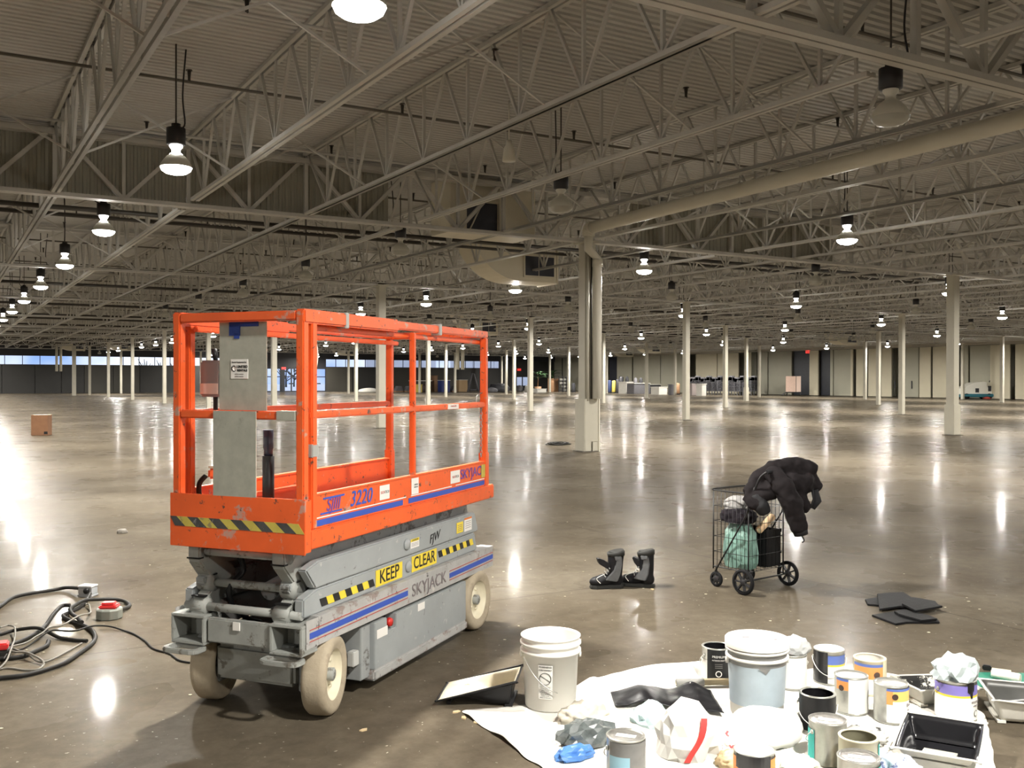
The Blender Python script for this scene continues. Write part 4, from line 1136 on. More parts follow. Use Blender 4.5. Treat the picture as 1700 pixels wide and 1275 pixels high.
# 1 black can behind the grey-blue pail
e = can(1.175, 5.56, 'open black-labelled paint can left of the lidded pail', [(.01, .183, -140, 20, M_black_label), (.01, .12, -190, -140, M_white_label)], 'open', r=.086, handle=200)
curved_text('PREMIUM', M_white_label, e, .088, .145, R(-95), .018); curved_text('INTERIOR PAINT', M_white_label, e, .088, .125, R(-95), .010)
for k in range(3): curved_text('- - - - - -', M_white_label, e, .088, .105 - .01 * k, R(-95), .012)
disc_on(e, .0865, .05, -95, .018, M_white_label); disc_on(e, .0868, .05, -95, .013, M_black_label)
curved_text('RECYCLE', M_white_label, e, .088, .022, R(-95), .010)
# 2 blue-labelled can
e = can(1.80, 5.51, 'paint can with blue and yellow label half smeared in black paint', [(.01, .165, -180, 0, M_white_label), (.115, .165, -180, 0, M_blue_label), (.105, .115, -180, 0, M_yellow), (.01, .182, -190, -112, M_black_paint)], 'lid', lid_m=M_white_paint, handle=-10, sticker_=True)
# 3 open cream can
e = can(1.965, 5.33, 'open paint can of white paint with thick cream rim and orange label', [(.01, .17, -175, -60, M_white_label), (.09, .155, -175, -60, M_orange_label), (.155, .17, -175, -60, M_blue_label), (.01, .185, -60, 10, M_cream_paint)], 'open', inside=M_white_paint, r=.086, body=M_cream_paint)
disc_on(e, .0865, .115, -85, .017, M_brown_disc)
# 4 can with white side
e = can(1.755, 5.02, 'paint can with plain white label and an orange edge, beside the Ben can', [(.01, .17, -165, -20, M_tin), (.01, .182, -118, -20, M_white_label), (.125, .17, -165, -118, M_orange_label), (.17, .182, -165, -118, M_blue_label)], 'lid', sticker_=False, lid_m=M_tin)
disc_on(e, .0865, .135, -142, .015, M_brown_disc)
# 5 Ben can
e = can(1.91, 4.89, 'paint can with amber and blue label reading Ben', [(.01, .172, -125, 0, M_white_label), (.115, .165, -125, 0, M_amber_label), (.165, .177, -125, 0, M_blue_label), (.10, .165, -125, -105, M_orange_label)], 'lid', lid_m=M_tin)
disc_on(e, .0865, .14, -98, .015, M_brown_disc); curved_text('Ben', M_greyprint, e, .087, .095, R(-42), .024); curved_text('interior', M_greyprint, e, .087, .07, R(-45), .012)
# 6 plain white can behind the pail
e = can(1.56, 5.42, 'plain white paint can with a clear bag on it behind the lidded pail', [(.01, .178, -190, 10, M_white_label)], 'lid', sticker_=False, handle=170)
M_film = mat('clear_crumpled_plastic', (.82, .84, .84), .25, trans=.35, ior=1.2, spec=.6)
o = crumple('plastic_bag', C(1.585, 5.44, .188), (.085, .07, .06), 5, M_film, sub=3, facet=True); tag(o, 'clear plastic bag crumpled on the plain white can', 'plastic bag')
# 7 violet can
e = can(2.255, 4.93, 'paint can with violet band, yellow line and black drip', [(.01, .185, -200, 20, M_white_label), (.135, .185, -200, 20, M_purple_label), (.125, .135, -200, 20, M_yellow)], 'open', r=.098, h=.205, inside=M_black_paint, handle=190, drips=[(-82, -58, .085, M_black_paint)])
curved_text('essential', M_greyprint, e, .101, .105, R(-48), .022); curved_text('ceiling & wall', M_greyprint, e, .101, .085, R(-48), .010)
disc_on(e, .099, .045, -50, .016, M_ink); disc_on(e, .0993, .045, -50, .013, M_white_label)
M_film_b = mat('bluish_crumpled_film', (.74, .84, .86), .25, trans=.35, ior=1.2, spec=.6)
o = crumple('plastic_wrap', C(2.255, 4.93, .203), (.10, .09, .075), 9, M_film_b, amp=.34, sub=3, facet=True); tag(o, 'bluish clear plastic wrap stuffed on the violet-band can', 'plastic wrap')
# 8 black can
e = can(1.49, 4.73, 'small black-smeared open can with black paint inside', [(.02, .184, -200, 20, M_black_label)], 'open', r=.086, handle=-20)
# 9, 10, 11 silver and teal cans
e = can(1.42, 4.36, 'silver can with teal edge, white lid label and raised wire handle', [(.02, .15, -215, -150, M_teal_label)], 'lid', handle=-160, lid_m=M_lid)
e = can(1.485, 4.155, 'open tin with olive inside and a teal label edge', [(.02, .168, -40, 20, M_teal_label)], 'open', inside=M_olive_inside, body=mat('cream_smeared_tin', (.62, .58, .44), .4, metal=.2, var=.1))
e = can(1.405, 3.93, 'silver-lidded teal can with diagonal white lid label', [(.02, .165, -75, 20, M_teal_label)], 'lid')
# 12 orange can smeared black
e = can(1.0, 4.0, 'orange-labelled can with pale lid, black paint run down its side', [(.02, .17, -200, 20, M_orange_label)], 'lid', lid_m=mat('pale_putty_lid', (.62, .60, .48), .45, var=.15, vscale=40, dirt=(.1, .1, .09), dscale=45, dthr=.66), sticker_=False, drips=[(-160, -55, .06, M_black_paint)])
# 13 dark can
e = can(.49, 4.16, 'silver-lidded can with grey and pale blue label, white lid sticker', [(.0, .178, -150, 20, M_pail_band), (.03, .12, -150, -85, M_sky_label), (.0, .05, -100, -20, M_white_label)], 'lid', handle=-165)
curved_text('Live', M_ink, e, .087, .055, R(-88), .034, bold=.0006)

# ---- pails
def pail(x, y, label, lidded):
    e = empty('bucket', C(x, y, .005), cz(), label, 'bucket'); h = .37
    q = MB()
    prof = [(0, 0), (.128, 0), (.133, .006), (.146, .285), (.160, .287), (.160, .298), (.147, .30), (.149, .325), (.161, .327), (.161, .337), (.150, .339), (.152, .362), (.158, .365), (.158, h), (.150, h), (.147, .36), (.128, .012), (0, .012)]
    q.lathe(prof, 48); q.build('body', M_pail, e)
    for s in (-1, 1):
        q = MB(); q.lathe([(0, 0), (.02, 0), (.018, .012), (0, .014)], 12, axis='x'); q.build('handle_ear', M_pail, e, (s * .148, -.0, .27), (0, 0, 0 if s > 0 else PI))
    if not lidded:
        pts = [(-.16 * math.cos(t) , -.16 * math.sin(t), .27 - .17 * math.sin(t)) for t in [PI * k / 20 for k in range(21)]]
        c_, s_ = math.cos(.5), math.sin(.5)
        pts = [Vector((p[0] * c_ - p[1] * s_, p[0] * s_ + p[1] * c_, p[2])) for p in pts]
        q = MB(); q.tube([p for k, p in enumerate(pts) if k < 9], .0025, 6); q.build('wire_handle', M_tin, e)
        # printed child-safety panel
        q = MB(); q.lathe([(.1402, .07), (.1468, .245)], 8, a0=R(-118), a1=R(-88)); q.build('printed_panel', M_white_label, e, fix=False)
        curved_text('WARNING', M_ink, e, .1475, .236, R(-103), .014); curved_text('AVERTISSEMENT', M_ink, e, .1470, .220, R(-103), .0095)
        q = MB(); ring = [((.1466 + .0008) * math.cos(R(-103) + .03 * math.cos(t) / .1466), (.1466 + .0008) * math.sin(R(-103) + .03 * math.cos(t) / .1466), .176 + .03 * math.sin(t)) for t in [2 * PI * k / 24 for k in range(24)]]
        q.tube(ring, .0014, 5, closed=True); q.tube([ring[10], ring[22]], .0014, 5); q.build('no_entry_ring', M_ink, e)
        for k in range(7): curved_text('children can fall in and drown'[: 26 - (k % 3) * 4], M_ink, e, .1455 - .0009 * k, .135 - k * .0095, R(-103), .0062)
    else:
        q = MB(); q.lathe([(.1375, .06), (.1465, .262)], 48); q.build('filled_wall', M_pail_blue, e, fix=False)
        q = MB(); q.lathe([(.1468, .262), (.1478, .286)], 48); q.lathe([(.1485, .302), (.1498, .3245)], 48); q.lathe([(.1517, .341), (.153, .36)], 48); q.build('smeared_band', M_pail_band, e, fix=False)
        q = MB(); q.prism([(-.03, .262), (.03, .262), (.008, .235)], -.1505, -.147, 'xz'); q.build('smear', M_pail_band, e)
        q = MB(); q.lathe([(.163, .345), (.163, .378), (.158, .384), (.146, .384), (.142, .376), (0, .376)], 48); l = q.build('lid', M_pail, e)
        q = MB(); q.rbox((-.05, .03, .377), (.035, .008, .001)); q.rbox((.09, -.02, .377), (.02, .015, .001), (0, 0, .4)); q.build('lid_mark', M_greyprint, l)
    return e
pail(.205, 5.11, 'tall white open bucket with printed warning panel beside the black tray', False)
pail(1.263, 5.0, 'lidded white bucket with blue-grey filling and dark smeared collar', True)

# ---- roller trays
def tray(name, loc, rz, label, m_out, m_in, L=.41, Wd=.30, h=.095, rim_end=None, rib_m=None):
    rim_end = h - .012 if rim_end is None else rim_end
    e = empty(name, loc, rz, label, 'paint tray')
    def prof(x):
        t = x / L
        zf = .012 if t < .30 else .012 + (t - .30) / .70 * .062
        zr = h + (rim_end - h) * t
        return min(zf, zr - .012), zr
    def surf(u, v, out):
        x = (u - .0) * L; y = (v - .5) * Wd
        ex = min(u, 1 - u) * L; ey = min(v, 1 - v) * Wd; d = min(ex, ey)
        zf, zr = prof(min(max(x, .0), L)); k = max(0, min(1, (d - .012) / .03)); k = k * k * (3 - 2 * k)
        if u > .5 and ex < ey: zr2 = zr
        z = zr + (zf - zr) * k
        sx = (x - L / 2); cr = .04
        return (sx, y, z - (.004 if out else 0))
    q = MB(); q.grid(44, 32, lambda u, v: surf(u, v, False)); ins = q.build('tray_inside', m_in, e, fix=False)
    q = MB()
    q.grid(44, 32, lambda u, v: surf(u, v, True)); q.build('tray_shell', m_out, e, fix=False)
    q = MB(); a, b_ = L / 2, Wd / 2
    z0, z1 = h, rim_end
    q.tube(spline([(-a + .02, -b_, z0), (a - .02, -b_, z1), (a, -b_ + .02, z1), (a, b_ - .02, z1), (a - .02, b_, z1), (-a + .02, b_, z0), (-a, b_ - .02, z0), (-a, -b_ + .02, z0)], 4, True), .0055, 8, closed=True); q.build('rim', m_out, e)
    q = MB()
    q.box(-a + .02, -a + .06, -b_ + .03, b_ - .03, 0, .012); q.box(a - .06, a - .04, -b_ + .03, b_ - .03, 0, min(.055, rim_end - .015)); q.build('feet', m_out, e)
    if rib_m:
        for k in range(6):
            x = -.02 + k * .03; zf = .012 + max(0, ((x + L / 2) / L - .30)) / .70 * .062
            q = MB(); q.rbox((x, 0, zf + .004), (.006, .14, .006)); q.build('rib', rib_m, e)
    return e
M_tray_white = mat('white_plastic_tray', (.72, .70, .63), .4, var=.05, vscale=20)
M_tray_cream = mat('cream_paint_smeared_tray', (.74, .68, .52), .4, var=.1, vscale=10, dirt=(.28, .26, .19), dscale=7, dthr=.60, dsoft=.1)
M_tray_wet = mat('tray_with_black_paint', (.012, .012, .014), .3, dirt=(.70, .68, .62), dscale=9, dthr=.66, dsoft=.03)
M_tray_mix = mat('tray_smeared_black_on_white', (.70, .68, .60), .4, dirt=(.02, .02, .02), dscale=8, dthr=.47, dsoft=.03)
M_tray_grey = mat('tray_with_dark_grey_paint', (.06, .06, .055), .35, var=.2, dirt=(.6, .58, .5), dscale=12, dthr=.70)
tray('paint_tray', C(-.165, 5.215, .003), cz(-.12) + PI, 'black roller tray with cream paint inside, leaning by the white bucket', M_black, M_tray_cream, h=.135, rim_end=.03)
P = C(1.93, 4.37, .006)
tray('paint_tray', P, cz(R(-119)), 'large white roller tray coated with wet black paint', M_tray_white, mat('wet_black_tray_paint', (.012, .012, .014), .22, dirt=(.7, .68, .62), dscale=5, dthr=.74), L=.47, Wd=.34, h=.115, rib_m=M_tray_white)
tray('paint_tray', C(2.275, 5.20, .006), cz(.2), 'white roller tray smeared black behind the violet-band can', M_tray_white, M_tray_mix, L=.36, Wd=.26)
tray('paint_tray', C(2.66, 4.94, .004), cz(-.25), 'white roller tray filled with dark grey paint, on bare floor', M_tray_white, M_tray_grey, L=.45, Wd=.36, h=.12)

# ---- drop cloth
def inside(p, poly):
    c = False; n = len(poly)
    for i in range(n):
        a, b_ = poly[i], poly[i - 1]
        if (a[1] > p[1]) != (b_[1] > p[1]) and p[0] < (b_[0] - a[0]) * (p[1] - a[1]) / (b_[1] - a[1]) + a[0]: c = not c
    return c
poly = [(-.27, 5.03), (-.10, 4.70), (.13, 4.26), (.33, 3.88), (.55, 3.55), (1.75, 3.55), (2.02, 4.02), (2.28, 4.62), (2.42, 4.98), (2.42, 5.34), (2.25, 5.62), (1.9, 5.72), (1.55, 5.68), (1.35, 5.80), (1.18, 5.92), (.98, 5.82), (.80, 5.76), (.62, 5.62), (.46, 5.48), (.36, 5.34), (.10, 5.10)]
q = MB(); stp = .022; idx = {}; vs = []; fs = []
FEET = [(1.175, 5.56, .09), (1.80, 5.51, .09), (1.965, 5.33, .09), (1.755, 5.02, .09), (1.91, 4.89, .09), (1.56, 5.42, .09), (2.255, 4.93, .10), (1.49, 4.73, .09), (1.42, 4.36, .09), (1.485, 4.155, .09), (1.405, 3.93, .09), (1.0, 4.0, .09), (.49, 4.16, .09), (.205, 5.11, .14), (1.263, 5.0, .14), (-.03, 5.22, .20), (-.2, 5.2, .2), (1.13, 5.42, .11), (.985, 5.36, .09)]
FEET += [(1.93 + .49 * k, 4.37 + .87 * k, .24) for k in (-.16, 0, .16)] + [(2.27 + k, 5.2 + .25 * k, .19) for k in (-.1, .1)]
def cloth_z(x, y):
    k_ = 1.0                       # the cloth lies flat where something stands on it
    for fx, fy, fr in FEET:
        d_ = (math.hypot(x - fx, y - fy) - fr - .012) / .06
        k_ = min(k_, max(0.0, min(1.0, d_)))
    return .002 + k_ * (cloth_waves(x, y) - .002)
def cloth_waves(x, y):
    p = Vector((x * 2.1, y * 2.1, .3)); a = noise.noise(p); b_ = noise.noise(p * 2.7 + Vector((3, 1, 0))); c_ = noise.noise(p * 6)
    ed = 1.0
    fold = math.exp(-((x - .42) ** 2 + (y - 4.75) ** 2) / .03) * .06 + math.exp(-((x - .95) ** 2 + (y - 5.55) ** 2) / .05) * .05 + math.exp(-((x - .45) ** 2 + (y - 5.38) ** 2) / .006) * .04
    return .003 + .016 * max(0, (1 - 3.6 * abs(a))) + .008 * max(0, 1 - 3 * abs(b_)) + .002 * c_ + fold * (.6 + .8 * abs(b_) * 2)
nx = int(2.9 / stp); ny = int(2.6 / stp)
for j in range(ny):
    for i in range(nx):
        x = -.4 + i * stp; y = 3.5 + j * stp
        jx = .02 * noise.noise(Vector((x * 5, y * 5, 9))); 
        if inside((x + stp / 2 + jx, y + stp / 2 + jx), poly):
            f4 = []
            for di, dj in ((0, 0), (1, 0), (1, 1), (0, 1)):
                k = (i + di, j + dj)
                if k not in idx:
                    idx[k] = len(vs); xx = x + di * stp; yy = y + dj * stp; vs.append((xx, yy, cloth_z(xx, yy)))
                f4.append(idx[k])
            fs.append(f4)
# pull the stepped border onto the outline
from collections import Counter
ec = Counter()
for f4 in fs:
    for a, b_ in zip(f4, f4[1:] + f4[:1]): ec[(min(a, b_), max(a, b_))] += 1
nb = {}
for (a, b_), n_ in ec.items():
    if n_ == 1: nb.setdefault(a, []).append(b_); nb.setdefault(b_, []).append(a)
for it in range(6):
    new = {}
    for a, l in nb.items():
        if len(l) == 2: new[a] = tuple((vs[a][i] * 2 + vs[l[0]][i] + vs[l[1]][i]) / 4 for i in range(3))
    for a, p in new.items(): vs[a] = p
q.add(vs, fs, True)
M_cloth = mat('white_canvas_drop_cloth', (.84, .82, .76), .9, var=.05, vscale=6, dirt=[((.60, .56, .46), 5, .66), ((.30, .29, .27), 14, .74)], bump=.2, bscale=180)
o = q.build('drop_cloth', M_cloth, None, C(0, 0, 0), (0, 0, cz())); tag(o, 'white paint-spotted canvas drop cloth spread under the cans and buckets', 'drop cloth')
sd = o.modifiers.new('thickness', 'SOLIDIFY'); sd.thickness = .002

# ---- bags, sheets and rags on the cloth
M_bag = mat('white_plastic_bag', (.88, .87, .82), .4, trans=.08)
M_bag_dark = mat('dark_grey_plastic_film', (.10, .115, .115), .25, var=.25, vscale=20, spec=.7)
M_blue_film = mat('blue_plastic_film', (.08, .22, .55), .35)
M_pale_blue = mat('pale_blue_plastic', (.62, .78, .80), .35)
o = crumple('plastic_bag', C(1.19, 4.62, .006), (.225, .16, .095), 21, M_bag, amp=.09, freq=1.0); tag(o, 'large white plastic bag heaped in front of the lidded bucket', 'plastic bag')
e = empty('plastic_bag', C(.80, 4.40, .006), cz(), 'white carrier bag with a red stripe beside the orange-labelled can', 'plastic bag')
b = crumple('bag', (0, 0, 0), (.13, .10, .165), 31, M_bag, amp=.24, freq=1.3, parent=e, sub=3, facet=True)
q = MB()
pts = []
for k in range(9):
    t = k / 8; pts.append((.055 - .07 * t + .01 * math.sin(5 * t), -.085 - .035 * math.sin(PI * t * .8), .205 - .19 * t))
q2 = MB(); vs = []
for p in pts: vs += [(p[0] - .014, p[1] - .008, p[2]), (p[0] + .014, p[1] - .008, p[2])]
q2.add(vs, [(2 * k, 2 * k + 1, 2 * k + 3, 2 * k + 2) for k in range(8)], True); rs_ = q2.build('red_stripe', mat('red_print', (.62, .035, .03), .45), e, fix=False)
o = crumple('shopping_bag', C(.985, 4.50, .006), (.07, .05, .055), 12, mat('red_printed_bag', (.80, .77, .72), .45, dirt=(.55, .05, .06), dscale=22, dthr=.56), amp=.3); tag(o, 'small crumpled bag with red print beside the carrier bag', 'plastic bag')
# black sheet: draped strip with a raised fold
q = MB()
def sheet(u, v):
    x = .53 + .54 * u; y = 4.98 + .23 * v + .05 * math.sin(3 * u) - .10 * u * (1 - v)
    z = .036 + .055 * math.exp(-((u - .30) / .18) ** 2) * (.5 + .5 * math.sin(PI * v)) + .05 * math.exp(-((u - .82) / .13) ** 2) * v + .008 * noise.noise(Vector((x * 12, y * 12, 0)))
    return (x, y, z)
q.grid(40, 16, sheet); o = q.build('plastic_sheet', mat('black_plastic_sheet', (.010, .010, .012), .35, spec=.35, bump=.1, bscale=20), None, C(0, 0, 0), (0, 0, cz()), fix=False)
tag(o, 'folded black plastic sheet lying on the drop cloth', 'plastic sheet'); o.modifiers.new('thickness', 'SOLIDIFY').thickness = .003
o = crumple('plastic_wrap', C(.675, 4.78, .008), (.085, .07, .075), 41, M_pale_blue, amp=.36, freq=2.6, sub=3, facet=True); tag(o, 'pale blue crumpled plastic in front of the black sheet', 'plastic wrap')
o = crumple('plastic_film', C(.355, 4.55, .012), (.135, .085, .07), 51, M_bag_dark, amp=.30, freq=2.4, sub=3, facet=True); tag(o, 'dark grey crumpled plastic film near the silver-lidded can', 'plastic film')
o = crumple('plastic_film', C(.285, 4.38, .008), (.09, .05, .035), 61, M_blue_film, amp=.28, sub=3, facet=True); tag(o, 'blue plastic film half under the dark grey film', 'plastic film')
o = crumple('rag', C(.36, 4.79, .012), (.11, .09, .065), 71, mat('beige_rag', (.60, .56, .47), .9, var=.1), amp=.36, freq=1.8); tag(o, 'beige crumpled rag behind the dark grey film', 'rag')
o = crumple('rag', C(1.67, 4.59, .008), (.10, .08, .04), 81, mat('grey_smeared_rag', (.62, .61, .57), .9, dirt=(.05, .05, .05), dscale=12, dthr=.55), amp=.3); tag(o, 'paint-smeared rag between the cans and the black tray', 'rag')
o = crumple('rag', C(1.665, 4.165, .008), (.06, .10, .06), 91, mat('blue_spotted_rag', (.55, .58, .68), .9, dirt=(.10, .12, .22), dscale=18, dthr=.56), amp=.3); tag(o, 'blue-spotted rag between the teal cans and the black tray', 'rag')
o = crumple('rag', C(1.235, 4.19, .008), (.075, .10, .055), 95, mat('green_tinged_rag', (.72, .74, .64), .9, dirt=(.35, .55, .42), dscale=12, dthr=.60), amp=.25); tag(o, 'pale rag with green tinge beside the silver teal can', 'rag')
o = crumple('plastic_film', C(1.30, 4.02, .01), (.05, .04, .05), 97, M_black, amp=.25); tag(o, 'small black lump of wet plastic by the teal cans', 'plastic film')
o = crumple('rag', C(.97, 4.29, .008), (.06, .06, .04), 99, mat('tan_paper', (.72, .55, .33), .8, var=.1), amp=.25); tag(o, 'tan crumpled paper behind the orange-labelled can', 'paper')
# rollers, sticks
def roller(p, a, l, r, m, label, z=None):
    e = empty('roller_cover', C(p[0], p[1], r + (z or .006)), cz(a), label, 'paint roller')
    q = MB(); q.lathe([(r * .62, 0), (r * .9, 0), (r, .008), (r, l - .008), (r * .9, l), (r * .62, l), (r * .62, 0)], 18, (-l / 2, 0, 0), 'x'); q.build('nap', m, e)
    q = MB(); q.lathe([(r * .6, .001), (r * .6, l - .001), (0, l - .001)], 14, (-l / 2, 0, 0), 'x'); q.build('core', M_cream_paint, e)
roller((.985, 5.36), .03, .155, .022, mat('grey_roller_nap', (.33, .33, .31), .9, bump=.4, bscale=200), 'grey roller cover lying on the cloth behind the black sheet', .02)
q = MB(); q.rbox((0, 0, 0), (.19, .035, .03)); o = q.build('wood_block', mat('raw_wood', (.42, .35, .22), .7, var=.15, stretch=(1, 8, 8)), None, C(1.13, 5.42, .028), (0, 0, cz(.05)), bevel=.003); tag(o, 'short strip of bare wood in front of the black can', 'wood strip')
q = MB(); q.rbox((0, 0, 0), (.62, .27, .012)); o = q.build('green_board', mat('green_board', (.02, .20, .13), .5, var=.15), None, C(2.775, 5.52, .007), (0, 0, cz(-.06)), bevel=.002); tag(o, 'dark green flat board lying on the floor by the trays', 'board')
roller((2.80, 5.50), -.75, .15, .026, mat('white_roller_nap', (.82, .80, .72), .9, bump=.4, bscale=200), 'white roller cover resting on the green board', .014)
e = empty('scraper', C(2.82, 5.66, .016), cz(-.5), 'small scraper with black grip lying on the green board', 'scraper')
q = MB(); q.rbox((-.045, 0, .016), (.05, .03, .03)); q.build('grip', M_black, e, bevel=.006); q = MB(); q.rbox((.03, 0, .010), (.10, .05, .006)); q.build('blade', M_cream_paint, e)

# ---- rubber mats
def mat_piece(pts, z, label):
    q = MB(); ps = [at(px, py) for px, py in pts]; c = sum(ps, Vector()) / len(ps)
    q.prism([((p - c).x, (p - c).y) for p in ps], 0, .014)
    o = q.build('rubber_mat', M_rubber, None, (c.x, c.y, z), bevel=.003); tag(o, label, 'mat', 'black rubber mats on the floor')
mat_piece([(1447, 1024), (1487, 1039), (1504, 1036), (1560, 1036), (1556, 1030), (1520, 1022), (1484, 1018)], .002, 'pale-edged black rubber mat at the bottom of the loose mats')
mat_piece([(1436, 998), (1440, 1006), (1462, 1008), (1500, 1010), (1560, 1009), (1553, 1001), (1520, 995), (1470, 992)], .002, 'long black rubber mat lying flat behind the other mats')
mat_piece([(1456, 992), (1460, 1018), (1494, 1013), (1520, 1014), (1526, 1006), (1500, 989), (1478, 990)], .017, 'square black rubber mat on top of the loose mats')
mat_piece([(1484, 1021), (1492, 1026), (1530, 1037), (1556, 1034), (1545, 1029), (1500, 1018)], .017, 'narrow curved black rubber strip on the pale-edged mat')
mat_piece([(1497, 1012), (1520, 1024), (1565, 1016), (1545, 1009), (1520, 1008)], .032, 'black rubber scrap lying across the other mats')

# ---- boots
M_boot = mat('black_leather_boot', (.010, .010, .012), .5, spec=.3, var=.3, vscale=20)
M_boot_grey = mat('grey_boot_panel', (.12, .125, .13), .5, var=.15, vscale=25)
M_sole = mat('boot_sole', (.022, .022, .02), .7)
def boot(loc, rz, label, lean, tongue):
    e = empty('boot', loc, rz, label, 'boot', 'pair of winter boots')
    # toe towards -x
    q = MB()
    outline = [(-.17, 0), (-.16, -.035), (-.12, -.052), (-.05, -.046), (.03, -.038), (.09, -.042), (.115, -.02), (.118, .02), (.09, .042), (.03, .040), (-.05, .050), (-.12, .054), (-.16, .035)]
    q.prism(outline, 0, .03); q.build('sole', M_sole, e, bevel=.006)
    q = MB()
    ball(q, (-.10, 0, .055), (.072, .048, .045)); ball(q, (-.04, 0, .07), (.08, .045, .05)); ball(q, (.05, 0, .07), (.066, .042, .06))
    q.tube([(.045, 0, .06), (.05, 0, .14), (.045 + lean * .4, 0, .22), (.04 + lean, 0, .285)], [.055, .058, .064, .070], 14)
    blob('upper', q, M_boot, e, .009, 4)
    q = MB(); q.tube([(.045 + lean * .8, 0, .265), (.04 + lean, 0, .296), (.038 + lean, 0, .305)], [.071, .075, .066], 16); q.tube([(.04 + lean, 0, .29), (.04 + lean, 0, .303)], [.058, .056], 14); q.build('collar', M_sole, e)
    for s in (-1, 1):
        q = MB(); q.prism([(-.05, .075), (.05, .06), (.075, .12), (.085 + lean * .5, .20), (.075 + lean, .262), (.03 + lean, .262), (.025, .16), (-.02, .11)], s * .046, s * .064, 'xz'); q.build('side_panel', M_boot_grey, e, bevel=.006)
        q = MB(); q.prism([(.02 + lean, .235), (.07 + lean, .245), (.07 + lean, .27), (.01 + lean, .27)], s * .064, s * .075, 'xz'); q.build('cuff_patch', M_boot_grey, e, bevel=.004)
    q = MB(); q.prism([(-.005, .15), (-.05 - tongue, .20), (-.07 - tongue, .245), (-.06 - tongue, .25), (-.03 - tongue * .6, .235), (.0, .20)], -.035, .035, 'xz'); q.build('tongue', M_boot, e, bevel=.006)
    for k in range(4):
        x = -.045 + k * .012; z = .112 + k * .022
        q = MB(); q.tube([(x, -.045, z - .012), (x - .012, 0, z + .006), (x, .045, z - .012)], .0035, 5); q.build('lace', M_lightgrey, e)
    q = MB(); q.tube(spline([(-.05, -.03, .12), (-.09, -.05, .11), (-.12, -.045, .085), (-.09, -.06, .05)], 5), .003, 5); q.build('loose_lace', M_whitepaint, e)
P = at(1012, 976); boot((P.x, P.y, 0), cz(.15), 'black and grey lace-up boot with its tongue hanging open', .012, .04)
P = at(1064, 974); boot((P.x, P.y, 0), cz(-.35), 'black and grey lace-up boot standing upright by its fellow', .0, .0)
# ---- folding shopping cart
ang = math.atan2(.36, .46)
CART = empty('shopping_cart', C(2.07, 7.91, 0), cz(ang), 'black wire folding shopping cart on four wheels', 'shopping cart')
M_wire = mat('black_wire', (.012, .012, .013), .4)
M_wheel = mat('black_spoked_wheel', (.018, .018, .02), .5)
M_hole = mat('pale_wheel_hole', (.30, .28, .23), .6)
def cart_wheel(x, y, r, w_):
    e = empty('wheel', (x, y, r)); e.parent = CART
    q = MB(); q.lathe([(r - .02, -w_ / 2), (r - .004, -w_ / 2), (r, -w_ / 4), (r, w_ / 4), (r - .004, w_ / 2), (r - .02, w_ / 2), (r - .02, -w_ / 2)], 32, axis='x'); q.build('tyre', M_rubber, e)
    # disc with seven round holes: spokes between hub and ring
    q = MB(); q.lathe([(.0, -w_ * .4), (.025, -w_ * .4), (.03, -.004), (.03, .004), (.025, w_ * .4), (0, w_ * .4)], 20, axis='x'); q.lathe([(r * .72, -.005), (r - .018, -.005), (r - .018, .005), (r * .72, .005), (r * .72, -.005)], 32, axis='x')
    for k in range(7):
        a = 2 * PI * k / 7
        q.bar((0, .025 * math.cos(a), .025 * math.sin(a)), (0, r * .74 * math.cos(a), r * .74 * math.sin(a)), .01, r * .26, up=(1, 0, 0))
    q.build('spokes', M_wheel, e)
AX = .29
cart_wheel(-AX, 0, .103, .028); cart_wheel(AX, 0, .103, .028)
cart_wheel(-.21, .34, .063, .022); cart_wheel(.21, .34, .063, .022)
def rod(name, pts, r, m=M_wire, n=7): q = MB(); q.tube(pts, r, n); return q.build(name, m, CART)
bw, b0, b1, z0, z1 = .225, .0, .36, .17, .80
rod('axle', [(-AX, 0, .103), (AX, 0, .103)], .007)
for s in (-1, 1):
    rod('caster_fork', [(s * .21, .34, .063), (s * .21, .34, .17)], .008)
    rod('side_strut', [(s * bw, .34, .13), (s * (bw + .01), .02, .62), (s * bw, -.06, .86)], .007)
    rod('corner_post', [(s * bw, b0, .10), (s * bw, b0, z1)], .006); rod('corner_post', [(s * bw, b1, .15), (s * bw, b1, z1)], .006)
    rod('handle_bar', spline([(s * bw, b0 - .0, .70), (s * bw, -.10, .92), (s * (bw - .02), -.16, .985)], 5), .009)
rod('top_frame', spline([(-bw, b0, z1), (-bw, b1 - .03, z1 + .0), (-bw + .03, b1, z1 + .01), (bw - .03, b1, z1 + .01), (bw, b1 - .03, z1), (bw, b0, z1)], 4), .007)
rod('handle_grip', [(-bw + .02, -.16, .985), (bw - .02, -.16, .985)], .016, M_rubber, 12)
for s in (-1, 1):
    rod('bottom_frame', [(s * bw, b0, z0), (s * bw, b1, z0)], .005)
for nm, (pa, pb) in (('rear_wires', ((-bw, b0), (bw, b0))), ('front_wires', ((-bw, b1), (bw, b1))), ('side_wires', ((-bw, b0), (-bw, b1))), ('side_wires', ((bw, b0), (bw, b1)))):
    q = MB(); n = 9
    for k in range(n + 1):
        t = k / n; x = pa[0] + (pb[0] - pa[0]) * t; y = pa[1] + (pb[1] - pa[1]) * t
        q.tube([(x, y, z0), (x, y, z1)], .0019, 5)
    for k in range(6):
        z = z0 + (z1 - z0) * k / 5; q.tube([(*pa, z), (*pb, z)], .0026, 5)
    o = q.build(nm, M_wire, CART); o['kind'] = 'stuff'
q = MB()
for k in range(8): q.tube([(-bw + 2 * bw * k / 7, b0, z0), (-bw + 2 * bw * k / 7, b1, z0)], .0022, 5)
o = q.build('floor_wires', M_wire, CART); o['kind'] = 'stuff'
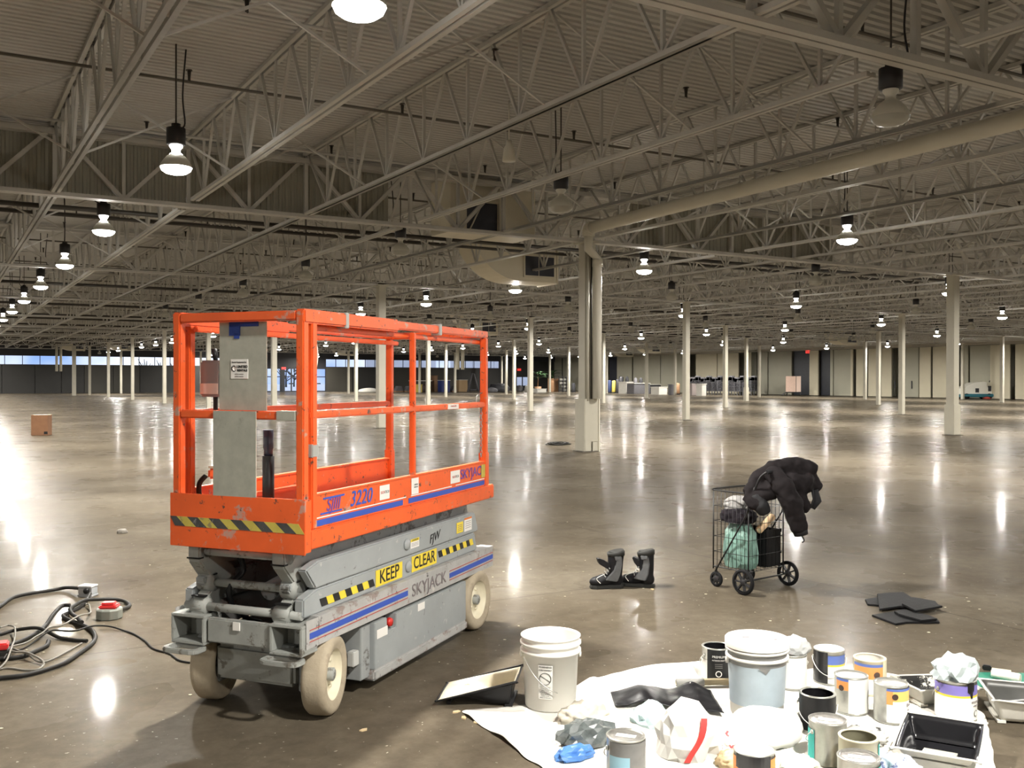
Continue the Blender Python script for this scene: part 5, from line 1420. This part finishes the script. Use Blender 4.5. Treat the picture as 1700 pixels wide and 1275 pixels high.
# what is in the cart
def CL(x, y, z):
    c, s = math.cos(ang), math.sin(ang); return C(2.07 + x * c - y * s, 7.91 + x * s + y * c, z)
M_green_bag = mat('pale_green_plastic_bag', (.19, .33, .28), .35, var=.3, vscale=8, dirt=(.06, .30, .24), dscale=6, dthr=.60, trans=.05)
o = crumple('plastic_bag', CL(-.10, .18, .178), (.10, .155, .275), 3, M_green_bag, amp=.12, freq=2.2, sub=3, facet=True); o.rotation_euler[2] = cz(ang); tag(o, 'pale green plastic bag standing in the shopping cart', 'plastic bag')
o = crumple('clothing', CL(-.10, .20, .545), (.115, .14, .085), 6, mat('dark_grey_knit', (.018, .015, .019), .9, spec=.15, var=.3, vscale=14), amp=.2, freq=1.8); o.rotation_euler[2] = cz(ang); tag(o, 'dark grey knitted clothing piled on the green bag', 'clothing')
o = crumple('clothing', CL(-.08, .22, .645), (.10, .11, .07), 8, mat('white_cotton', (.36, .35, .34), .9, var=.2), amp=.2, freq=1.8); o.rotation_euler[2] = cz(ang); tag(o, 'white cloth folded on top of the dark clothing in the cart', 'clothing')
e = empty('plastic_crate', CL(.115, .165, .178), cz(ang), 'black plastic crate standing in the right half of the cart', 'crate')
q = MB()
q.box(-.098, .098, -.15, .15, 0, .008); q.box(-.098, -.092, -.15, .15, .008, .30); q.box(.092, .098, -.15, .15, .008, .30); q.box(-.092, .092, -.15, -.144, .008, .30); q.box(-.092, .092, .144, .15, .008, .30); q.build('shell', M_black_label, e, bevel=.003)
q = MB(); q.box(-.1, .1, -.156, -.15, .275, .305); q.box(-.1, .1, -.156, -.15, .10, .115); q.build('rib', M_black, e)
M_beige_nap = mat('beige_roller_nap', (.72, .50, .30), .9, var=.08, bump=.3, bscale=150)
def cart_roller(p, a, tilt, l, r, label):
    e = empty('roller_cover', p, 0, label, 'paint roller', rot=(0, tilt, cz(a)))
    q = MB(); q.lathe([(r * .6, 0), (r, 0), (r, l), (r * .6, l), (r * .6, 0)], 18, (-l / 2, 0, 0), 'x'); q.build('nap', M_beige_nap, e)
    q = MB(); q.lathe([(r * .59, .002), (0, .002)], 14, (-l / 2, 0, 0), 'x'); q.build('core', M_cream_paint, e)
cart_roller(CL(.045, .04, .535), ang + .1, -.42, .22, .030, 'beige roller cover lying slanted over the crate in the cart')
q = MB(); q.box(-.088, .088, -.008, .008, 0, .44); o = q.build('cardboard_sheet', mat('tan_cardboard', (.50, .33, .19), .8, var=.08), None, CL(.115, .295, .187), (0, 0, cz(ang))); tag(o, 'tan cardboard piece standing in the black crate of the cart', 'cardboard')

# ---- jacket thrown over the handle
JK = empty('jacket', C(2.10, 7.86, 0), cz(0), 'dark winter jacket thrown over the shopping cart handle', 'jacket')
def jp(px, py, dy=0.0): return ((px - 1270) / 204.0, dy, EYE - (py - 629.6) / 204.0)
M_jacket = mat('dark_quilted_fabric', (.014, .0115, .0125), .85, var=.3, vscale=10, spec=.15)
M_lining = mat('black_hood_lining', (.010, .010, .012), .8)
q = MB()
q.tube([jp(1224, 816, -.08), jp(1245, 795, -.05), jp(1270, 782, -.02), jp(1300, 776, .02), jp(1330, 777, .06), jp(1343, 781, .09)], [.05, .075, .09, .09, .08, .06], 16)
q.tube([jp(1238, 823, -.12), jp(1265, 806, -.10), jp(1295, 800, -.06), jp(1325, 800, .0), jp(1342, 804, .06)], [.055, .085, .095, .09, .05], 14)
q.tube([jp(1298, 812, -.04), jp(1316, 830, -.02), jp(1326, 845, -.01)], [.085, .075, .045], 12)
q.tube([jp(1275, 790, .08), jp(1310, 795, .12), jp(1335, 800, .14)], [.08, .09, .07], 12)
q.tube([jp(1340, 790, .06), jp(1350, 806, .05), jp(1344, 818, .03)], [.045, .035, .02], 10)
q.tube([jp(1218, 820, -.10), jp(1234, 828, -.14), jp(1250, 842, -.15)], [.035, .058, .045], 12)
blob('body', q, M_jacket, JK, .011, 4, .045, .10)
q = MB(); q.tube([jp(1264, 782, -.14), jp(1278, 800, -.18), jp(1292, 830, -.20), jp(1300, 855, -.19), jp(1306, 872, -.18)], [.06, .085, .082, .074, .062], 14)
ball(q, jp(1268, 784, -.12), (.08, .07, .07))
blob('sleeve', q, M_jacket, JK, .011, 3, .03, .09)
q = MB(); q.tube([jp(1305, 868, -.18), jp(1308, 880, -.18)], [.062, .055], 14); q.build('cuff', M_lining, JK)
q = MB(); q.tube([jp(1236, 818, -.12), jp(1245, 836, -.15), jp(1253, 846, -.14)], [.055, .065, .045], 14); blob('hood', q, M_lining, JK, .012, 4, .02, .05)
q = MB(); q.tube([jp(1342, 812, .02), jp(1346, 830, .01), jp(1338, 842, .0)], [.03, .035, .02], 10); q.tube([jp(1337, 806, .0), jp(1338, 826, -.02), jp(1332, 841, -.03)], .008, 8); q.build('strap', M_lining, JK)
q = MB(); q.tube(spline([jp(1307, 878, -.18), jp(1312, 888, -.19), jp(1309, 892, -.19)], 4), .006, 6); q.build('cuff_strap', M_lining, JK)

# ---- power cables, boxes and plugs left of the lift
M_cable = mat('black_power_cable', (.017, .016, .014), .55, spec=.25)
M_cord = mat('grey_thin_cord', (.17, .16, .135), .5)
M_boxgrey = mat('grey_junction_box', (.40, .42, .44), .5, var=.08)
M_redplug = mat('red_plug', (.62, .03, .03), .45)
def zz(x, y): return (x * .19412, 940 + y * .19412)
LAID = []
def cable(pts, r, m, label, lift=None, group=None):
    ps = []
    for k, (x, y) in enumerate(pts):
        z = r + (lift[k] if lift and (k in (0, len(pts) - 1)) else 0.0)
        P = at(*zz(x, y), z); ps.append((P.x, P.y, z + .001))
    sp = [Vector(p_) for p_ in spline(ps, 22)]
    zs = [max(p_.z, r + .001) for p_ in sp]
    for i, p_ in enumerate(sp):                      # ride over what lies below
        for (qx, qy, qz, qr) in LAID:
            d_ = math.hypot(p_.x - qx, p_.y - qy)
            if d_ < (r + qr) * 1.15: zs[i] = max(zs[i], qz + qr + r + .001)
    n_ = len(sp); up = list(zs)
    for i in range(n_):                              # with a gentle rise on either side
        acc = 0.0
        for s_ in (-1, 1):
            acc = 0.0; j = i
            while 0 <= j + s_ < n_ and acc < .30:
                acc += (sp[j + s_] - sp[j]).length; j += s_
                up[i] = max(up[i], zs[j] - .13 * acc)
    up = [up[i] if i in (0, n_ - 1) else sum(up[max(0, i - 4):i + 5]) / len(up[max(0, i - 4):i + 5]) for i in range(n_)]
    sp = [Vector((p_.x, p_.y, z_)) for p_, z_ in zip(sp, up)]
    LAID.extend((p_.x, p_.y, p_.z, r) for p_ in sp)
    q = MB(); q.tube(sp, r, 8); o = q.build('power_cable' if r > .008 else 'extension_cord', m); tag(o, label, 'cable', group)
cable([(-260, 480), (-120, 420), (0, 345), (130, 262), (400, 212), (560, 198), (690, 190)], .014, M_cable, 'black power cable curving up into the grey junction box', [0, 0, 0, 0, .0, .02, .05])
cable([(770, 235), (755, 300), (700, 345), (600, 392), (540, 425), (600, 465), (700, 500), (780, 545), (815, 600), (790, 660), (700, 730), (560, 825), (400, 885), (200, 935), (0, 958), (-200, 990)], .014, M_cable, 'thick black cable looping from the junction box round the coil', [.04, .0, 0, 0, 0, 0, 0, 0, 0, 0, 0, 0, 0, 0, 0, 0])
cable([(1000, 378), (1075, 368), (1108, 335), (1070, 306), (960, 303), (800, 325), (680, 352), (600, 400), (640, 450), (700, 480)], .014, M_cable, 'thick black cable running from the red-topped plug box', [.03, .02, 0, 0, 0, 0, .0, .03, .03, .03])
cable([(600, 372), (520, 410), (400, 500), (330, 560), (240, 615), (100, 672), (0, 698), (-200, 740)], .014, M_cable, 'thick black cable crossing under the coil towards the red plug', [.028, .03, .0, .0, 0, 0, 0, 0])
cable([(-200, 620), (0, 585), (150, 562), (330, 568), (500, 612), (640, 632), (745, 640)], .012, M_cable, 'black cable lying across the coil with a tapering end', [0, 0, 0, .03, 0, 0, 0])
cable([(415, 640), (400, 680), (320, 720), (200, 770), (60, 790), (-100, 800)], .014, M_cable, 'short black cable bend inside the coil', None)
cable([(1640, 828), (1530, 805), (1450, 750), (1310, 705), (1240, 640), (1120, 570), (960, 537), (810, 545), (600, 590), (430, 605), (250, 690), (110, 745), (30, 830)], .006, M_cable, 'thin dark cord running to the lift wheel', [0] * 7 + [.03, .01, .01, .0, 0, 0])
cable([(700, 660), (560, 740), (440, 800), (330, 828), (200, 770), (100, 735)], .006, M_cord, 'thin grey cord curling inside the coil', None)
cable([(0, 775), (120, 778), (260, 800), (370, 840), (340, 880), (220, 890), (60, 872), (-60, 900)], .006, M_cord, 'thin grey cord looping near the red plug', None)
cable([(730, 325), (765, 360), (770, 450), (690, 490), (560, 545), (440, 575), (330, 640), (150, 720), (30, 770)], .006, M_cord, 'thin grey cord tangled over the thick cables', [.03, 0, .0, .035, .01, .01, .035, .02, 0])
cable([(0, 525), (70, 530), (125, 570), (125, 650), (108, 735), (60, 840), (-20, 900)], .006, M_cord, 'thin grey cord arching over the coil edge', [.03, .04, .035, .03, .03, .0, 0])
def zat(x, y): return at(*zz(x, y))
P = zat(752, 255)
e = empty('junction_box', P, cz(-.15), 'grey metal junction box at the end of the cables', 'junction box')
q = MB(); q.box(-.062, .062, -.05, .05, .0, .02); q.box(-.057, .057, -.045, .045, .02, .075); q.build('body', M_boxgrey, e, bevel=.005)
q = MB(); q.box(-.06, .06, -.048, .048, .075, .088); q.build('cover', mat('pale_box_cover', (.66, .67, .68), .45), e, bevel=.004)
q = MB(); q.lathe([(0, 0), (.022, 0), (.022, .012), (.014, .02), (0, .02)], 14, (.015, -.044, .05), 'y'); q.build('cable_gland', M_black, e)
P = zat(935, 445)
e = empty('plug_box', P, cz(.1), 'grey round plug box with a red cover, on the floor', 'plug box')
q = MB(); q.lathe([(0, 0), (.088, 0), (.092, .008), (.092, .065), (.085, .075), (0, .075)], 10, smooth=False); q.build('body', mat('grey_green_box', (.20, .21, .18), .5), e, bevel=.003)
q = MB(); q.box(-.062, .062, -.05, .05, .075, .10); q.box(-.05, .045, -.04, .04, .10, .118); q.build('red_cover', M_redplug, e, bevel=.008)
P = zat(-20, 790)
e = empty('plug_box', P, cz(.4), 'red-topped plug box at the edge of the cable coil', 'plug box')
q = MB(); q.lathe([(0, 0), (.07, 0), (.074, .008), (.074, .055), (0, .06)], 10, smooth=False); q.build('body', M_cable, e, bevel=.003)
q = MB(); q.box(-.05, .06, -.05, .05, .06, .10); q.build('red_cover', M_redplug, e, bevel=.008)

# ---- cardboard box, tangle, paint flakes
P = at(69, 722.5)
e = empty('cardboard_box', P, cz(.12), 'tall brown cardboard box standing alone on the floor', 'cardboard box')
M_card = mat('brown_cardboard', (.27, .135, .07), .8, var=.08, vscale=6)
q = MB(); q.box(-.24, .24, -.18, .18, 0, .61); q.build('carton', M_card, e, bevel=.006)
q = MB(); q.box(-.24, .0, -.182, .182, .61, .618); q.box(.01, .24, -.182, .182, .61, .62); q.build('flap', mat('pale_cardboard', (.62, .43, .28), .8), e)
q = MB(); q.box(.13, .235, -.183, -.18, .04, .12); q.build('dark_mark', M_ink, e)  # flat black patch low on the front of the carton
q = MB(); rr = random.Random(5); pts = []
for k in range(40): a = k * .9; r_ = .12 + .16 * rr.random(); pts.append((r_ * 1.5 * math.cos(a), r_ * math.sin(a), .012 + .05 * rr.random()))
q.tube(spline(pts, 4), .012, 6); P = at(927, 738.5); o = q.build('cable_tangle', M_cable, None, P); tag(o, 'tangle of black cable on the floor beside the large column', 'cable')
q = MB(); rr = random.Random(11)
for k in range(150):
    x = rr.uniform(-3.6, 4.2); y = rr.uniform(4.4, 12); s = rr.uniform(.004, .014)
    a = rr.uniform(0, 6.28); n_ = 5
    if inside((x, y), poly) or (2.35 < x < 3.2 and 5.3 < y < 5.75): continue
    q.prism([(x + s * rr.uniform(.6, 1.2) * math.cos(a + 2 * PI * i / n_), y + s * .7 * math.sin(a + 2 * PI * i / n_)) for i in range(n_)], .0005, .002)
o = q.build('paint_flakes', mat('pale_paint_flake', (.66, .60, .44), .7), None, C(0, 0), (0, 0, cz())); tag(o, 'small pale paint flakes and dirt scattered over the floor', 'debris', kind='stuff')
for k, (px, py) in enumerate(((757, 1183), (770, 1193), (793, 1201), (604, 1213), (1083, 979))):
    P = at(px, py); q = MB(); q.prism([(-.022, -.006), (.0, -.012), (.024, -.004), (.018, .010), (-.01, .012)], 0, .006); o = q.build('wood_chip', mat('tan_wood_chip_%d' % k, (.62, .48, .28), .7), None, (P.x, P.y, .001), (0, 0, k * 1.1)); tag(o, ['tan chip at the edge of the drop cloth', 'tan chip at the edge of the drop cloth', 'tan chip at the edge of the drop cloth', 'pale chip on the floor before the lift wheel', 'yellowish chip on the floor beside the boots'][k], 'debris', 'tan chips by the drop cloth' if k < 3 else None)
P = at(203, 885); o = crumple('paper_scrap', P, (.05, .04, .03), 4, mat('grey_scrap', (.25, .23, .2), .8), amp=.3, sub=3); tag(o, 'small grey crumpled scrap on the floor behind the cables', 'debris')

# ================================================================== far side of the hall
def far(px, py, z=0): return at(px, py, z)
def box_thing(name, px, py, w_, d_, h_, m, label, cat, lid=None, rz=0.0, group=None, dz=0.0):
    P = far(px, py); e = empty(name, (P.x, P.y, dz), rz, label, cat, group)
    q = MB(); q.box(-w_ / 2, w_ / 2, -d_ / 2, d_ / 2, 0, h_); q.build('body', m, e, bevel=.03)
    q = MB(); q.box(-w_ / 2 - .04, w_ / 2 + .04, -d_ / 2 - .04, d_ / 2 + .04, h_, h_ + .07); q.build('top', lid or m, e)
    return e
M_f_white = mat('far_white_laminate', (.62, .60, .55), .5, var=.05)
M_f_brown = mat('far_brown_wood', (.30, .17, .09), .6, var=.1)
M_f_dark = mat('far_dark_fabric', (.03, .03, .035), .7, var=.2)
M_f_navy = mat('far_navy_fabric', (.03, .05, .14), .6, var=.1)
M_f_yellow = mat('far_yellow_paint', (.62, .50, .10), .5)
M_f_grey = mat('far_grey_fabric', (.13, .128, .14), .7, var=.1)
M_leaf = mat('dark_green_leaf', (.03, .075, .025), .6, var=.3, vscale=4)
# scrubber machine, white hood on a teal base
P = far(1619, 662.5)
e = empty('floor_sweeper', P, cz(0), 'white ride-on floor sweeper with teal base by the partition wall', 'floor sweeper')
s_ = V(P).y / F_PX
q = MB(); q.prism([(-29 * s_, 8 * s_), (-28 * s_, 17 * s_), (-20 * s_, 21 * s_), (-8 * s_, 27 * s_), (8 * s_, 29 * s_), (13 * s_, 28 * s_), (14 * s_, 20 * s_), (21 * s_, 20 * s_), (22 * s_, 8 * s_)], -.7, .7, 'xz'); q.build('hood', mat('white_sweeper_hood', (.80, .78, .70), .4), e, bevel=.04)
q = MB(); q.box(-29 * s_, 29 * s_, -.75, .75, 3.5 * s_, 9 * s_); q.build('base', mat('teal_sweeper_base', (.02, .15, .20), .4), e, bevel=.05)
q = MB(); q.box(13 * s_, 24 * s_, -.35, .35, 20 * s_, 28 * s_); q.build('seat_housing', mat('cream_seat_housing', (.70, .66, .54), .5), e, bevel=.05)
q = MB(); q.box(15 * s_, 20 * s_, -.71, -.66, 13 * s_, 22 * s_); q.box(-6 * s_, 0, -.71, -.66, 11 * s_, 18 * s_); q.build('side_vent', M_f_dark, e)
q = MB(); q.rbox((24 * s_, 0, 27 * s_), (.25, .7, .5), (0, .3, 0)); q.build('seat', M_f_dark, e, bevel=.05)
q = MB(); q.tube([(25 * s_, 0, 9 * s_), (23 * s_, 0, 24 * s_)], .05, 8); q.build('steering_column', M_f_dark, e)
for x in (-20 * s_, 17 * s_):
    for y in (-.62, .62):
        q = MB(); q.lathe([(0, -.1), (.24, -.1), (.26, 0), (.24, .1), (0, .1)], 18, (x, y, .26), 'y'); q.build('wheel', M_rubber, e)
q = MB(); q.lathe([(0, 0), (.3, 0), (.34, .1), (.1, .2), (0, .2)], 16, (12 * s_, -.8, .02)); q.build('brush', M_redline, e)
# pinkish rolling board
P = far(1317, 657.5); s_ = V(P).y / F_PX
e = empty('rolling_board', P, cz(-.2), 'pinkish rolling display board on wheels before the navy door', 'display board')
q = MB(); q.box(-12 * s_, 4 * s_, -.05, .05, 7 * s_, 33 * s_); q.build('panel', mat('pinkish_board', (.66, .47, .38), .6, var=.05), e)
q = MB(); q.box(4.8 * s_, 12 * s_, -.05, .05, 7 * s_, 33 * s_); q.build('panel', mat('pale_pink_board', (.72, .55, .46), .6), e)
q = MB(); q.tube([(-18 * s_, -.3, .08), (-16 * s_, -.2, 4 * s_), (-10 * s_, 0, 6.5 * s_), (12 * s_, 0, 6.5 * s_)], .06, 8); q.tube([(-10 * s_, .3, .08), (-10 * s_, 0, 6.5 * s_)], .06, 8); q.tube([(12 * s_, 0, .08), (12 * s_, 0, 7 * s_)], .06, 8); q.tube([(4.4 * s_, 0, 6 * s_), (4.4 * s_, 0, 33 * s_)], .04, 6); q.build('stand', M_f_dark, e)
# rows of stacked chairs
def chair_stack(loc, rz, n, label, group):
    e = empty('chair_stack', loc, rz, label, 'chair stack', group)
    for k in range(n):
        q = MB() if k == 0 else None
        if k == 0:
            q.box(-.25, .25, -.25, .25, .44, .50); q.box(-.25, .25, .2, .25, .5, 1.02)
            for a in (-.22, .22):
                for b_ in (-.22, .22): q.box(a - .015, a + .015, b_ - .015, b_ + .015, 0, .44)
            chair_stack.me = q.mesh('chair', [M_f_grey])
        link_mesh('chair', chair_stack.me, None, e, (0, 0, k * .155))
k = 0
for px, py in [(1145 + 9.3 * i, 656.0 + .09 * i) for i in range(12)] + [(1149 + 9.3 * i, 654.9 + .09 * i) for i in range(12)]:
    P = far(px, py); chair_stack((P.x, P.y, 0), -PI / 2, 7 + k % 2, 'tall stack of grey chairs standing along the bright partition wall', 'stacked grey chairs along the wall'); k += 1
# cabinets and counters
box_thing('cabinet', 1040, 653.6, 1.6, 1.2, 1.35, M_f_white, 'low white cabinet among stored furniture', 'cabinet', rz=.3)
box_thing('cabinet', 1060, 654, 2.6, 1.2, 1.2, M_f_grey, 'low grey counter beside the low white cabinet', 'counter', M_f_white, rz=.1)
box_thing('crate', 1094, 655.2, 1.3, 1.3, .8, M_f_white, 'flat white crate with slatted front', 'crate', rz=.1)
box_thing('table', 1080, 653.4, 2.2, 1.3, 1.05, M_f_dark, 'dark skirted table behind the flat white crate', 'table', M_f_white, rz=.1)
box_thing('counter', 1148, 656.6, 1.1, 1.1, 1.2, mat('mauve_grey_counter', (.26, .22, .21), .6), 'mauve grey counter front by the chair stacks', 'counter', rz=.1)
box_thing('drawer_unit', 1164, 657.2, .7, .8, 1.2, M_f_white, 'white drawer unit at the end of the mauve counter', 'drawer unit', rz=.1)
box_thing('cabinet', 1114, 655.9, .45, .45, 1.1, M_f_grey, 'small grey cabinet by the flat white crate', 'cabinet', rz=.2)
for px, py, m, h_, lab in ((1012, 652.6, M_f_navy, 1.5, 'dark blue wrapped trolley by the navy door'), (1019, 652.8, M_f_yellow, 1.45, 'yellow drum standing among dark trolleys'), (1026, 652.9, M_f_dark, 1.6, 'dark trolley beside the yellow drum'), (1032, 653.0, M_f_dark, 1.9, 'tall dark wrapped trolley'), (1030, 651, M_f_grey, 2.0, 'tall grey wrapped stack behind the dark trolleys'), (999, 652.6, M_f_dark, 1.6, 'dark cabinet behind the large column'), (990, 652.4, M_f_navy, 1.7, 'blue-black cabinet behind the large column'), (952, 651.4, M_f_dark, 1.1, 'low dark green-black bin by the shelving'), (1125, 655.4, M_f_brown, 1.2, 'brown trolley with upright handle')):
    P = far(px, py); e = empty('trolley', P, .4, lab, 'trolley')
    q = MB(); q.lathe([(0, .1), (.23, .1), (.25, .2), (.23, h_), (.15, h_ + .1), (0, h_ + .12)], 12); q.build('load', m, e)
    q = MB(); q.box(-.22, .22, -.22, .22, 0.0, .12); q.build('base', M_f_dark, e)
for k, px in enumerate((1041, 1055, 1064)):
    P = far(px, 653.6 if k == 0 else 654); o = crumple('wrapped_bundle', (P.x, P.y, 1.42 if k < 1 else 1.27), (.20, .20, .42), 30 + k, M_f_dark if k != 1 else M_f_grey, amp=.15, sub=3); tag(o, ['dark wrapped bundle on the low white cabinet', 'grey wrapped bundle on the low grey counter', 'dark wrapped bundle on the low grey counter'][k], 'bundle')
# shelving with white goods
P = far(937, 650.8); e = empty('shelving_unit', P, .6, 'dark open shelving unit holding white boxes near the palms', 'shelving')
q = MB()
for x in (-1.2, 0, 1.2):
    for y in (-.3, .3): q.box(x - .04, x + .04, y - .04, y + .04, 0, 2.1)
q.build('uprights', M_f_dark, e)
for k in range(5): q = MB(); q.box(-1.24, 1.24, -.34, .34, .1 + k * .46, .15 + k * .46); q.build('shelf', M_f_dark, e)
rr = random.Random(2)
for k in range(4):
    for i in range(4):
        if rr.random() < .75:
            q = MB(); q.box(-.2, .2, -.2, .2, 0, .26); o = q.build('storage_box', M_f_white, None, e.matrix_basis @ Vector((-.9 + i * .6, 0, .15 + k * .46)), (0, 0, .6)); tag(o, 'small white box on the dark shelving unit', 'box', 'white boxes on the shelving unit')
# potted palms
def palm(px, py, h_, label, seed):
    P = far(px, py); e = empty('potted_palm', P, 0, label, 'potted plant'); rr = random.Random(seed)
    q = MB(); q.lathe([(0, 0), (.38, 0), (.48, .7), (.44, .7), (0, .62)], 14); q.build('pot', M_f_brown, e)
    q = MB(); q.tube([(0, 0, .6), (.05, 0, h_ * .6), (0, .05, h_ * .75)], [.07, .05, .04], 6); q.build('stem', M_f_brown, e)
    for k in range(16):
        a = rr.uniform(0, 6.28); l = rr.uniform(.7, 1.5); z = h_ * rr.uniform(.5, .75); up = rr.uniform(.2, .9)
        pts = [Vector((math.cos(a) * l * t, math.sin(a) * l * t, z + up * t * (1.3 - t) * 1.5)) for t in (0, .25, .5, .75, 1)]
        sd_ = Vector((-math.sin(a), math.cos(a), 0)); vs = []
        for t, p in zip((0, .25, .5, .75, 1), pts): w_ = .16 * math.sin(PI * (t * .85 + .1)); vs += [p - sd_ * w_, p + Vector((0, 0, .03)), p + sd_ * w_]
        q = MB(); q.add(vs, [(3 * i + j, 3 * i + j + 1, 3 * i + j + 4, 3 * i + j + 3) for i in range(4) for j in range(2)], True); q.build('frond', M_leaf, e, fix=False)
palm(893, 650.6, 3.3, 'bushy potted palm at the corner of the hall', 1); palm(918, 649.3, 3.6, 'tall potted palm behind the wooden box', 3)
box_thing('wooden_box', 919, 650.6, 1.3, 1.0, 1.7, M_f_brown, 'brown wooden box in front of the tall palm', 'box', rz=.4)
box_thing('platform', 893, 651.6, 1.6, 1.5, .42, M_f_white, 'low white platform on the floor before the palms', 'platform', rz=.2)
# stored furniture along the window wall
box_thing('counter', 766, 650.3, 1.3, 1.1, 1.55, mat('tan_counter', (.50, .34, .18), .6), 'tan counter with white top below the high windows', 'counter', M_f_white, rz=TH * 0)
box_thing('container', 737, 650.8, 1.25, 1.1, 1.5, mat('royal_blue_box', (.015, .03, .16), .5), 'blue plastic container with white lid', 'container', M_f_white)
box_thing('cabinet', 721, 650.2, .5, 1.0, 2.1, M_f_brown, 'narrow brown cabinet beside the blue container', 'cabinet')
box_thing('tool_cart', 693, 651.2, .9, 1.0, .95, M_f_yellow, 'yellow tool cart under a white table top', 'cart', M_f_yellow)
P = far(698, 650.4); e = empty('table', P, 0, 'white-topped folding table over the yellow cart', 'table'); q = MB(); q.box(-1.5, 1.5, -.5, .5, 1.42, 1.52); q.build('top', M_f_white, e); q = MB(); [q.box(a - .04, a + .04, -.4, .4, 0, 1.42) for a in (-1.35, 1.35)]; q.build('leg_frame', M_f_dark, e)
P = far(706, 650.7); o = crumple('dark_drum', P, (.5, .5, .75), 44, mat('dark_brown_drum', (.05, .03, .025), .6), amp=.05, sub=3); tag(o, 'dark brown round drum beside the yellow tool cart', 'drum')
for k, (px, w_) in enumerate(((661, 1.0), (677, .9), (752, .7))):
    P = far(px, 650.6); e = empty('pallet_load', P, 0, ['grey low pallet load by the window wall', 'grey-brown stacked planks by the window wall', 'grey low load between the blue container and tan counter'][k], 'pallet'); q = MB(); q.box(-w_ / 2, w_ / 2, -.5, .5, .0, .14); q.build('pallet', M_f_brown, e)
    for i in range(4): q = MB(); q.box(-w_ / 2 + .1 * i, w_ / 2 - .05 * i, -.45, .45, .14 + i * .16, .28 + i * .16); q.build('layer', M_f_grey, e)
P = far(785, 650.4); e = empty('folded_frame', P, 0, 'grey A-shaped folded trestle frame beside the tan counter', 'trestle')
q = MB(); q.tube([(-.75, 0, 0), (-.1, 0, 2.5), (.15, 0, 2.4), (.85, 0, .1)], [.14, .12, .12, .14], 8); q.tube([(-.4, 0, .25), (.5, 0, .25)], .1, 6); q.build('frame', M_f_grey, e)
P = far(828, 650.6); o = crumple('covered_pile', P, (1.5, .9, .75), 55, M_f_dark, amp=.2, sub=3); tag(o, 'dark covered pile on the floor in the corner', 'pile')
P = far(815, 651); o = crumple('covered_pile', P, (.9, .6, .4), 56, M_f_grey, amp=.2, sub=3); tag(o, 'light grey covered pile beside the dark pile', 'pile')
P = far(612, 651.5); o = crumple('covered_pile', P, (1.3, .7, .38), 57, M_f_white, amp=.12, sub=3); tag(o, 'low white covered pile on the floor by the window wall', 'pile')
for k, px in enumerate((863, 876)):
    P = far(px, 650.4); o = crumple('covered_pile', P, (.4, .4, .6), 60 + k, M_f_grey if k == 0 else M_f_white, amp=.2, sub=3); tag(o, ['grey bundle below the two small windows', 'white bundle below the two small windows'][k], 'pile')
# hanging pipe ends near the window wall, wall tubes
for px, zz_ in ((94, 2.45), (101, 2.45), (760, 2.7), (768, 2.7)):
    P = C((px - 850) / F_PX * 102.4, 102.4); o = MB().tube([(0, 0, zz_), (0, 0, 6.26)], .13 if px < 200 else .2, 8).build('hanging_pipe', M_column, None, P); tag(o, 'pale pipe hanging down below the roof near the window wall', 'pipe', 'pale pipes hanging near the window wall')
